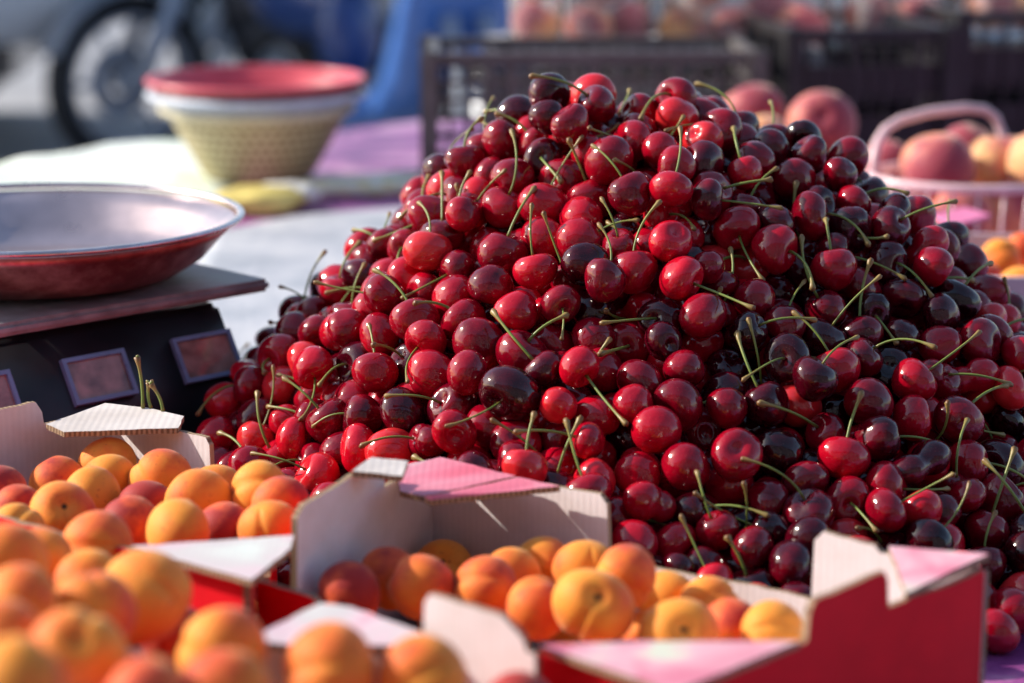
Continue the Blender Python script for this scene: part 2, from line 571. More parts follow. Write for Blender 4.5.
def pack():
    N1 = 2600
    r0 = 0.0139
    ex = [-0.34 + MC.x, 0.52 + MC.x, MC.y - 0.47, MC.y + 0.38]
    P = []
    O = []
    # area-weighted sampling of three layers
    for layer, (n, off) in enumerate(((810, -0.9), (640, -2.6), (380, -4.3))):
        k = 0
        while k < n:
            x, y = rng.uniform(ex[0], ex[1]), rng.uniform(ex[2], ex[3])
            if mound_rho(x, y) > 1.03: continue
            if layer and y > MC.y + 0.15: continue
            h = float(mound_h(x, y))
            hx = (float(mound_h(x + .004, y)) - h) / .004
            hy = (float(mound_h(x, y + .004)) - h) / .004
            sl = math.sqrt(1 + hx * hx + hy * hy)
            if rng.random() > sl / 1.6: continue
            z = h + off * r0 * sl * 0.95
            if z < r0 * 0.6 and layer: continue
            P.append((x, y, max(z, r0))); O.append(off * r0)
            k += 1
    P = np.array(P); O = np.array(O); n = len(P)
    rad = rng.normal(r0, 0.0010, n).clip(0.0118, 0.0165)
    jit = rng.uniform(-0.65, 0.75, n) * r0
    jit[O < -1.5 * r0] = 0
    for it in range(130):
        if it % 5 == 0:
            key = np.floor(P / 0.036).astype(int)
            cell = {}
            for i, kx in enumerate(map(tuple, key)): cell.setdefault(kx, []).append(i)
            ia, ib = [], []
            for kx, lst in cell.items():
                for dx in (-1, 0, 1):
                    for dy in (-1, 0, 1):
                        for dz in (-1, 0, 1):
                            o = cell.get((kx[0] + dx, kx[1] + dy, kx[2] + dz))
                            if not o: continue
                            for i in lst:
                                for j in o:
                                    if j > i: ia.append(i); ib.append(j)
            ia = np.array(ia); ib = np.array(ib)
        d = P[ib] - P[ia]
        L = np.sqrt((d ** 2).sum(1)) + 1e-9
        pen = (rad[ia] + rad[ib]) * 0.975 - L
        mk = pen > 0
        dd = d[mk] / L[mk][:, None] * (pen[mk] * 0.42)[:, None]
        np.add.at(P, ia[mk], -dd)
        np.add.at(P, ib[mk], dd)
        h = mound_h(P[:, 0], P[:, 1])
        e = 0.004
        gx = (mound_h(P[:, 0] + e, P[:, 1]) - h) / e
        gy = (mound_h(P[:, 0], P[:, 1] + e) - h) / e
        nl = np.sqrt(1 + gx ** 2 + gy ** 2)
        sd_ = (P[:, 2] - h) / nl                       # signed distance to the skin
        tgt = O + jit
        dv = sd_ - tgt
        k = np.where(dv > 0, 0.35, 0.12)
        if it > 110: k = k * 0.4
        P[:, 2] -= dv * k / nl
        P[:, 0] += dv * k * gx / nl * 0.5
        P[:, 1] += dv * k * gy / nl * 0.5
        keep_out(P, rad)
        P[:, 2] = np.maximum(P[:, 2], rad)
    return P, rad


CP, CR = pack()
W = CP + np.array([0, 0, T])
rel = W - np.array(CAM)
dep = rel @ np.array(FWD)
u = 512 + FPX * (rel @ np.array(RGT)) / dep
v = 341.5 - FPX * (rel @ np.array(UPV)) / dep


def visible_counts():
    """how many pixels each cherry shows, by splatting discs front to back"""
    H_, W_ = 683, 1024
    zb = np.full((H_, W_), 1e9); ib = np.full((H_, W_), -1)
    for i in range(len(CP)):
        r = CR[i] * FPX / dep[i]
        x0, x1 = int(max(0, u[i] - r)), int(min(W_ - 1, u[i] + r))
        y0, y1 = int(max(0, v[i] - r)), int(min(H_ - 1, v[i] + r))
        if x0 > x1 or y0 > y1: continue
        yy, xx = np.mgrid[y0:y1 + 1, x0:x1 + 1]
        q = 1 - ((xx - u[i]) ** 2 + (yy - v[i]) ** 2) / (r * r)
        z = dep[i] - CR[i] * np.sqrt(np.clip(q, 0, 1))
        s = zb[y0:y1 + 1, x0:x1 + 1]
        mk = (q > 0) & (z < s)
        s[mk] = z[mk]
        ib[y0:y1 + 1, x0:x1 + 1][mk] = i
    # what the trays in front cover
    yy, xx = np.mgrid[0:H_, 0:W_]
    cover = (yy > 425) & (xx < 215) | (yy > np.interp(xx, [215, 216, 300, 345, 430, 612, 613, 815, 820, 985, 1000], [425, 478, 490, 470, 458, 490, 552, 596, 535, 555, 640]))
    ib[cover] = -1
    return np.bincount(ib[ib >= 0], minlength=len(CP))


CNT = visible_counts()
order = np.argsort(-CNT)
solo = [int(i) for i in order[:300] if CNT[i] > 0]
solo_set = set(solo)
print("cherries", len(CP), "visible", int((CNT > 60).sum()), "smallest solo", int(CNT[solo[-1]]))

CH_MESH = []
for k in range(10):
    bm = cherry_shape(k)
    CH_MESH.append(mesh_from(bm, "cherry_flesh", M_CHERRY))


def normal_at(i):
    x, y = CP[i, 0], CP[i, 1]
    h = float(mound_h(x, y)); e = .01
    n = Vector((-(float(mound_h(x + e, y)) - h) / e, -(float(mound_h(x, y + e)) - h) / e, 1))
    return n.normalized()


def neighbours(p, r):
    d = ((W - np.array(p)) ** 2).sum(1)
    return np.where(d < r * r)[0]


def stem_path(c, a, r, length, rs):
    """curved stalk leaving the dimple along a and bending sideways and down"""
    side = a.cross(Vector((rs.uniform(-1, 1), rs.uniform(-1, 1), rs.uniform(-1, 1)))).normalized()
    bend = rs.uniform(0.2, 1.5)
    pts = []
    p = c + a * (r * 0.66)
    d = a.copy()
    n = 9
    for k in range(n + 1):
        pts.append(p.copy())
        d = (d + side * (bend / n) + Vector((0, 0, -0.25 / n))).normalized()
        p = p + d * (length / n)
    return pts


def in_poly(q_, poly):
    sg = [((poly[(k + 1) % 4].x - poly[k].x) * (q_.y - poly[k].y) - (poly[(k + 1) % 4].y - poly[k].y) * (q_.x - poly[k].x)) > 0 for k in range(4)]
    return all(sg) or not any(sg)


def best_stem(i, c, r, outward, rs, tries=26):
    nb = neighbours(c, 0.075)
    nb = nb[nb != i]
    Q = W[nb]; q = CR[nb]
    best = None
    for _ in range(tries):
        a = (outward * rs.uniform(0.2, 1.3) + Vector((rs.gauss(0, .6), rs.gauss(0, .6), rs.gauss(0, .6)))).normalized()
        Lh = rs.uniform(0.024, 0.046)
        pts = stem_path(c, a, r, Lh, rs)
        A = np.array([tuple(p) for p in pts[1:]])
        D = np.sqrt(((A[:, None, :] - Q[None]) ** 2).sum(2)) - q[None]
        pen = np.clip(0.0004 - D, 0, 1).sum() * 1000 if len(nb) else 0
        for poly, top in BLOCKS[:2]:
            for q_ in pts[1:]:
                if q_.z < T + top + .002 and in_poly(q_, poly): pen += 8
        vis = A[-1] - np.array(c)
        lie = abs(float(np.dot(vis / np.linalg.norm(vis), np.array(outward))) - 0.20)
        sc = pen + lie * 1.2
        if best is None or sc < best[0]: best = (sc, a, pts, pen)
    return best


def stem_bm(bm, pts, rs, layer):
    n = len(pts)
    th = rs.uniform(0.00058, 0.00092)
    rads = []
    for k in range(n):
        t = k / (n - 1)
        q = th * (1 + 0.35 * math.exp(-((t) / 0.08) ** 2) + 1.5 * math.exp(-((1 - t) / 0.10) ** 2))
        rads.append(q)
    P_ = list(pts)
    # extra knuckle where it broke off the branch
    e = (P_[-1] - P_[-2]).normalized()
    P_.append(P_[-1] + e * 0.0016 + Vector((rs.uniform(-1, 1), rs.uniform(-1, 1), rs.uniform(-1, 1))) * 0.0007)
    rads.append(th * 1.5)
    bm_tube(bm, P_, rads, seg=7, attr=layer)


def frame_from(axis, spin):
    q = Vector((0, 0, 1)).rotation_difference(axis)
    return q.to_matrix().to_4x4() @ Matrix.Rotation(spin, 4, "Z")


TONE_WORD = [(0.20, "almost black"), (0.42, "dark red"), (0.66, "deep red"), (0.86, "bright red"), (2, "pale red")]


def region_word(px, py):
    if py < 150: rv = "near the heap's top"
    elif py < 240: rv = "high on the heap"
    elif py < 340: rv = "halfway up the heap"
    elif py < 440: rv = "low on the heap"
    else: rv = "at the heap's foot"
    cols = ["beside the weighing scale", "on the left slope", "left of the middle", "in the middle", "right of the middle", "on the right slope", "by the right edge"]
    edges = [270, 390, 500, 620, 740, 880]
    k = sum(px > e for e in edges)
    return rv + " " + cols[k]


stuff_bm = bmesh.new()
stuff_layer = stuff_bm.verts.layers.float.new("along")
LO = []
for k in range(8):
    bm = cherry_shape(k, hi=k < 4)
    bm.verts.index_update()
    LO.append(([v_.co.copy() for v_ in bm.verts], [[v_.index for v_ in f.verts] for f in bm.faces]))
    bm.free()

for i in range(len(CP)):
    rs = random.Random(5000 + i)
    c = Vector(W[i]); r = float(CR[i])
    vis = CNT[i]
    outward = (normal_at(i) * 0.8 + (CAM - c).normalized() * 0.45 + Vector((0, 0, 0.15))).normalized()
    has_stem = rs.random() < (0.54 if vis > 400 else (0.42 if vis > 80 else 0.0))
    var = rs.randrange(8)
    if rs.random() < 0.055 and vis > 500: var = rs.choice((8, 9))
    tone = min(1, max(0.12, rs.gauss(0.46, 0.19)))
    # paints the heap's shading into skin tone: right side darker, sunlit left brighter
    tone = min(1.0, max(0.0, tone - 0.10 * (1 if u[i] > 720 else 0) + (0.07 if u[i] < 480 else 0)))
    if rs.random() < 0.04: tone = rs.uniform(0.85, 1.0)
    if has_stem:
        sc, a, pts, pen = best_stem(i, c, r, outward, rs)
        if pen > 11.0: has_stem = False
    if not has_stem:
        a = (Vector((rs.gauss(0, 1), rs.gauss(0, 1), rs.gauss(0, 1))) - outward * 0.3).normalized()
    Mx = Matrix.Translation(c) @ frame_from(a, rs.uniform(0, 2 * PI))
    if i in solo_set:
        o = link("cherry", CH_MESH[var])
        o.matrix_world = Mx @ Matrix.Scale(r / RC, 4)
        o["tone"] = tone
        word = next(w_ for t_, w_ in TONE_WORD if tone < t_)
        kind = "twin-lobed cherry" if var >= 8 else "cherry"
        tail = " with green stem" if has_stem else ""
        tag(o, f"{word} {kind}{tail} {region_word(u[i], v[i])}", "cherry", "cherries in the big heap")
        if has_stem:
            inv = (Mx @ Matrix.Scale(r / RC, 4)).inverted()
            bs = bmesh.new(); ly = bs.verts.layers.float.new("along")
            stem_bm(bs, pts, rs, ly)
            for v_ in bs.verts: v_.co = inv @ v_.co
            part("stem", bs, M_STEM, o, smooth=True)
    else:
        if vis > 0:
            vs, fs = LO[var % 4]
        else:
            vs, fs = LO[4 + var % 4]
        m = Mx @ Matrix.Scale(r / RC, 4)
        nv_ = [stuff_bm.verts.new(m @ q) for q in vs]
        for f in fs: stuff_bm.faces.new([nv_[j] for j in f])
        if has_stem:
            n0 = len(stuff_bm.faces)
            stem_bm(stuff_bm, pts, rs, stuff_layer)
            stuff_bm.faces.ensure_lookup_table()
            for f in stuff_bm.faces[n0:]: f.material_index = 1
so_ = link("cherry_heap", mesh_from(stuff_bm, "cherry_heap", [M_CHERRY_ISL, M_STEM]))
tag(so_, "mass of smaller-looking cherries filling the heap between and behind the nearest ones", "cherries", kind="stuff")

# ------------------------------------------------------------------ cardboard trays
def project(p):
    q = Vector(p) - CAM
    d = q.dot(FWD)
    return 512 + FPX * q.dot(RGT) / d, 341.5 - FPX * q.dot(UPV) / d, d


def s_at(A, B, px, z):
    """distance along A->B where the point at height z shows in image column px"""
    lo, hi = -0.2, 1.2
    f = lambda t: project((A.x + (B.x - A.x) * t, A.y + (B.y - A.y) * t, T + z))[0] - px
    flo = f(lo)
    for _ in range(40):
        m = (lo + hi) / 2
        if (f(m) > 0) == (flo > 0): lo = m
        else: hi = m
    return (lo + hi) / 2 * (B - A).length


TH = 0.0034


def wall_mesh(A, B, prof, inward, seed, bend=0.0, z0=0.002, trim=True):
    """A,B: 2D ends of the outer face; prof: [(s,z)] of the top edge"""
    rs = random.Random(seed)
    L = (B - A).length
    d = (B - A) / L
    ss = set()
    k = int(L / 0.006)
    for i in range(k + 1): ss.add(round(L * i / k, 5))
    for s_, _ in prof:
        if 0 < s_ < L: ss.add(round(s_, 5))
    ss = sorted(ss)
    if trim: ss[0] = TH + 0.0008
    P_ = sorted(prof)
    def ztop(s_):
        return float(np.interp(s_, [p[0] for p in P_], [p[1] for p in P_]))
    bm = bmesh.new()
    uvl = bm.loops.layers.uv.new("UVMap")
    cols = []
    rows = 4
    ph = rs.uniform(0, 6)
    for s_ in ss:
        zt = ztop(s_) + rs.uniform(-0.0004, 0.0004) + 0.0007 * math.sin(s_ * 60 + ph)
        col = []
        for side in (0, 1):
            for r_ in range(rows + 1):
                z = z0 + (zt - z0) * r_ / rows
                off = bend * math.sin(PI * min(1, s_ / L)) * (z / 0.1) + 0.0007 * math.sin(s_ * 45 + ph) * (z / 0.1)
                p = A + d * s_ + inward * (off + TH * side)
                col.append(bm.verts.new((p.x, p.y, T + z)))
        cols.append(col)
    def face(vs, uvs, mi):
        try: f = bm.faces.new(vs)
        except ValueError: return
        f.material_index = mi
        for l, q in zip(f.loops, uvs): l[uvl].uv = q
    n = rows + 1
    for i in range(len(ss) - 1):
        a, b_ = cols[i], cols[i + 1]
        s0, s1 = ss[i], ss[i + 1]
        for side in (0, 1):
            for r_ in range(rows):
                q = [a[side * n + r_], b_[side * n + r_], b_[side * n + r_ + 1], a[side * n + r_ + 1]]
                uv = [(s0, q[0].co.z), (s1, q[1].co.z), (s1, q[2].co.z), (s0, q[3].co.z)]
                face(q, uv, 1 if side else 0)
        face([a[n - 1], b_[n - 1], b_[2 * n - 1], a[2 * n - 1]], [(s0, 0), (s1, 0), (s1, .003), (s0, .003)], 2)
        face([a[0], a[n], b_[n], b_[0]], [(s0, 0), (s0, .003), (s1, .003), (s1, 0)], 2)
    for c in (cols[0], cols[-1]):
        for r_ in range(rows):
            zz = c[r_].co.z
            face([c[r_], c[r_ + 1], c[n + r_ + 1], c[n + r_]], [(zz, 0), (zz + .02, 0), (zz + .02, .003), (zz, .003)], 2)
    bmesh.ops.recalc_face_normals(bm, faces=bm.faces)
    return bm


def flap_mesh(pts, seed, th=0.0032):
    """pts: world corners of the top face, counter-clockwise seen from above"""
    rs = random.Random(seed)
    P_ = []
    for i, p in enumerate(pts):
        q = pts[(i + 1) % len(pts)]
        k = max(1, int((q - p).length / 0.006))
        for j in range(k):
            r = p.lerp(q, j / k)
            if j: r = r + Vector((rs.uniform(-1, 1), rs.uniform(-1, 1), rs.uniform(-.6, .6))) * 0.0004
            P_.append(r)
    bm = bmesh.new()
    uvl = bm.loops.layers.uv.new("UVMap")
    top = [bm.verts.new(p) for p in P_]
    bot = [bm.verts.new(p - Vector((0, 0, th))) for p in P_]
    f = bm.faces.new(top); f.material_index = 0
    for l in f.loops: l[uvl].uv = (l.vert.co.x, l.vert.co.y)
    f = bm.faces.new(list(reversed(bot))); f.material_index = 2
    for l in f.loops: l[uvl].uv = (l.vert.co.x, l.vert.co.y)
    s_ = 0
    for i in range(len(P_)):
        j = (i + 1) % len(P_)
        d = (P_[j] - P_[i]).length
        f = bm.faces.new((top[j], top[i], bot[i], bot[j])); f.material_index = 1
        for l, q in zip(f.loops, [(s_ + d, .003), (s_, .003), (s_, 0), (s_ + d, 0)]): l[uvl].uv = q
        s_ += d
    bmesh.ops.recalc_face_normals(bm, faces=bm.faces)
    return bm


def tray(label, px_corners, profiles, flaps, seed, bends=(0, 0, 0, 0), group="fruit trays"):
    """px_corners: image places of the four upper corners, 0.10 m above the table;
    profiles[i](A,B) gives the top edge of wall i"""
    K = [at_height(x, y, 0.10).to_2d() for x, y in px_corners]
    cen = sum(K, Vector((0, 0))) / 4
    t = empty("fruit_tray", (cen.x, cen.y, T))
    tag(t, label, "tray", group)
    off = Vector((cen.x, cen.y, T))
    def add(name, bm, mats, lab=None):
        for v_ in bm.verts: v_.co -= off
        o = part(name, bm, mats, t)
        if lab: o["label"] = lab
        return o
    for i in range(4):
        A, B = K[i], K[(i + 1) % 4]
        d = (B - A).normalized()
        inw = Vector((-d.y, d.x))
        if inw.dot(cen - A) < 0: inw = -inw
        add("side_wall", wall_mesh(A, B, profiles[i](A, B), inw, seed + i, bends[i]), [M_RED, M_WHITE, M_EDGE])
    bm = bmesh.new()
    Kin = [k + (cen - k).normalized() * 0.007 for k in K]
    a = [bm.verts.new((k.x, k.y, T + 0.0065)) for k in Kin]
    b_ = [bm.verts.new((k.x, k.y, T + 0.0025)) for k in Kin]
    bm.faces.new(a); bm.faces.new(list(reversed(b_)))
    for i in range(4): bm.faces.new((a[i], b_[i], b_[(i + 1) % 4], a[(i + 1) % 4]))
    bmesh.ops.recalc_face_normals(bm, faces=bm.faces)
    add("tray_floor", bm, [M_WHITE])
    for j, (pp, m_, lab) in enumerate(flaps):
        pts = [at_height(x, y, z) for x, y, z in pp]
        ar = sum(pts[q].x * pts[(q + 1) % len(pts)].y - pts[(q + 1) % len(pts)].x * pts[q].y for q in range(len(pts)))
        if ar < 0: pts.reverse()
        add("corner_flap", flap_mesh(pts, seed + 40 + j), [m_, M_EDGE, M_WHITE], lab)
    return t, K


def flat(z): return lambda A, B: [(0, z), (1, z)]


LOWZ = 0.066
def pB1(A, B):
    s1, s2 = s_at(A, B, 612, .09), s_at(A, B, 816, .08)
    return [(0, .0985), (s1 - .004, .0985), (s1, .094), (s1 + .0012, LOWZ), (s2, LOWZ), (s2 + .0012, .098), (s2 + .006, .1035), (s2 + .035, .102), (s2 + .038, .0985), (1, .0985)]
def pB2(A, B):
    s1, s2 = s_at(A, B, 892, .11), s_at(A, B, 811, .11)
    return [(0, .1005), (s1, .0985), (s1 + .001, .112), (s1 + .004, .1165), (s2 - .004, .1165), (s2, .110), (s2 + .0012, .0985), (1, .0985)]
def pB3(A, B):
    s1, s2 = s_at(A, B, 540, .10), s_at(A, B, 322, .085)
    return [(0, .0985), (s1, .0985), (s1 + .001, .052), (s2 - .004, .052), (s2, .082), (s2 + .006, .086), (1, .087)]
def pB4(A, B):
    s1, s2 = s_at(A, B, 288, .115), s_at(A, B, 376, .115)
    sm = s_at(A, B, 346, .115)
    return [(0, .060), (s1 - .001, .060), (s1, .108), (s1 + .008, .1135), (sm, .1165), (sm + .006, .1155), (s2, .1135), (s2 + .001, .0985), (1, .0985)]
tB, KB = tray("white-lined red cardboard tray half full of apricots, before the cherry heap's middle",
    PX_B, [pB1, pB2, pB3, pB4],
    [([(398, 466, .1030), (440, 457, .1030), (516, 476, .1030), (424, 496, .1020), (400, 491, .1020)], M_FLAP_PINK, "faded pink corner flap"),
     ([(518, 477, .1035), (560, 486, .1035), (430, 500, .1005), (424, 497, .1025)], M_FLAP_PINK, "faded pink corner flap with a ragged front edge"),
     ([(352, 471, .1190), (372, 457, .1190), (408, 461, .1170), (402, 476, .1170)], M_FLAP_PLAIN, "bare white corner flap"),
     ([(889, 546, .1035), (989, 554, .1060), (906, 593, .1035)], M_FLAP_MIX, "pink printed corner flap"),
     ([(540, 645, .1030), (640, 641, .1030), (800, 641, .1030), (674, 692, .1030)], M_FLAP_MIX, "pink and pale green printed corner flap")],
    100, (0.002, 0.001, 0, 0.002))

def pA1(A, B):
    s1 = s_at(A, B, 214, .09)
    return [(0, .0985), (s1 - .003, .0985), (s1, .094), (s1 + .001, .050), (1, .050)]
def pA2(A, B):
    s1 = (B - A).length * 0.82
    return [(0, .050), (s1, .050), (s1 + .001, .0985), (1, .0985)]
def pA4(A, B):
    s1 = s_at(A, B, 38, .11)
    return [(0, .0985), (s1 - .09, .0985), (s1 - .089, .108), (s1 - .004, .1125), (s1, .106), (s1 + .001, .0985), (1, .0985)]
tA, KA = tray("white-lined red cardboard tray of apricots by the scale, loose stems on its corner",
    PX_A, [pA1, pA2, flat(.0985), pA4],
    [([(46, 424, .1025), (105, 403, .1035), (150, 408, .1035), (184, 416, .1025), (178, 428, .1010), (64, 432, .1010)], M_FLAP_PLAIN, "bare white corner flap with a torn front edge"),
     ([(130, 546, .1030), (294, 535, .1030), (291, 548, .1030), (251, 580, .1030)], M_FLAP_WHITE, "pale pink printed corner flap")],
    200, (0.001, 0, 0, 0))

def pC1(A, B):
    s0, s1 = s_at(A, B, 428, .115), s_at(A, B, 531, .115)
    return [(0, .0985), (s0, .0985), (s0 + .001, .114), (s0 + .004, .1185), (s1 - .012, .1185), (s1 - .006, .1145), (s1 - .001, .110), (s1, .106), (s1 + .005, .105), (s1 + .006, .060), (1, .060)]
tC, KC = tray("cardboard tray of apricots nearest the camera, its rear corner flap white and sunlit",
    [(325, 603), (800, 735), (560, 960), (120, 702)], [pC1, flat(.06), flat(.06), flat(.0985)],
    [([(246, 640, .1025), (320, 603, .1030), (352, 607, .1030), (424, 633, .1030), (402, 645, .1015), (300, 645, .1015)], M_FLAP_WHITE, "pale corner flap")],
    300, (0.0, 0, 0, 0))
tD, KD = tray("cardboard tray buried under the blurred apricot heap at the lower left",
    [(-90, 525), (160, 590), (10, 760), (-330, 700)], [flat(.07)] * 4, [], 400)

# ------------------------------------------------------------------ apricots
def fruit_mesh(var, name, m_, r, groove=0.10, dim=0.22, nu=40, nv=28, squash=(0.86, 1.08)):
    rs = random.Random(900 + var)
    wx, wy, wz = rs.uniform(0.97, 1.07), rs.uniform(0.92, 1.01), rs.uniform(*squash)
    p1, p2 = rs.uniform(0, 6), rs.uniform(0, 6)
    bm = bmesh.new()
    grid = []
    for j in range(nv + 1):
        th = PI * j / nv
        row = []
        for i in range(nu):
            ph = 2 * PI * i / nu
            r_ = 1 - dim * math.exp(-(th / 0.30) ** 2) - 0.03 * math.exp(-((PI - th) / 0.3) ** 2)
            dp = min(ph, 2 * PI - ph)
            r_ -= groove * math.exp(-(dp / 0.13) ** 2) * math.sin(th) ** 0.7
            r_ -= groove * 0.5 * math.exp(-(dp / 0.45) ** 2) * math.sin(th)
            r_ += 0.02 * math.sin(2 * ph + p1) * math.sin(th) + 0.012 * math.sin(3 * ph + 2 * th + p2) * math.sin(th)
            # the groove runs over -y so the blushed cheek is +x
            a = ph - PI / 2
            row.append((r_ * math.sin(th) * math.cos(a) * wx * r, r_ * math.sin(th) * math.sin(a) * wy * r, r_ * math.cos(th) * wz * r))
        if j in (0, nv):
            v_ = bm.verts.new(row[nu // 2]); v_.co.x = v_.co.y = 0; grid.append([v_] * nu)
        else:
            grid.append([bm.verts.new(q) for q in row])
    for j in range(nv):
        for i in range(nu):
            a, b_, c, d = grid[j][i], grid[j + 1][i], grid[j + 1][(i + 1) % nu], grid[j][(i + 1) % nu]
            if j == 0: bm.faces.new((a, b_, c))
            elif j == nv - 1: bm.faces.new((a, b_, d))
            else: bm.faces.new((a, b_, c, d))
    bmesh.ops.recalc_face_normals(bm, faces=bm.faces)
    return mesh_from(bm, name, m_)


RA = 0.0195
AP = [fruit_mesh(k, "apricot_flesh", M_APRICOT, RA) for k in range(5)]
PR = 0.036
PE = [fruit_mesh(20 + k, "peach_flesh", M_PEACH, PR, groove=0.045, dim=0.22) for k in range(3)]
ROUND = []     # (centre, radius) of every apricot placed


def put_fruit(name, cat, meshes, R0, c, r, axis, blush, label, group, rs, cheek=None):
    o = link(name, rs.choice(meshes))
    q = frame_from(Vector(axis).normalized(), rs.uniform(0, 2 * PI))
    if cheek is not None:        # turn the blushed cheek (+x) towards this direction
        best = max(range(24), key=lambda k: (frame_from(Vector(axis).normalized(), k * PI / 12) @ Vector((1, 0, 0))).dot(Vector(cheek)))
        if rs.random() < .5:     # or show the seam (-y) to the photographer
            tc_ = (CAM - Vector(c)).normalized()
            best = max(range(24), key=lambda k: (frame_from(Vector(axis).normalized(), k * PI / 12) @ Vector((0, -1, 0))).dot(tc_)) + rs.choice((-2, -1, 1, 2))
        q = frame_from(Vector(axis).normalized(), best * PI / 12)
    o.matrix_world = Matrix.Translation(c) @ q @ Matrix.Scale(r / R0, 4)
    o["blush"] = blush
    tag(o, label, cat, group)
    return o


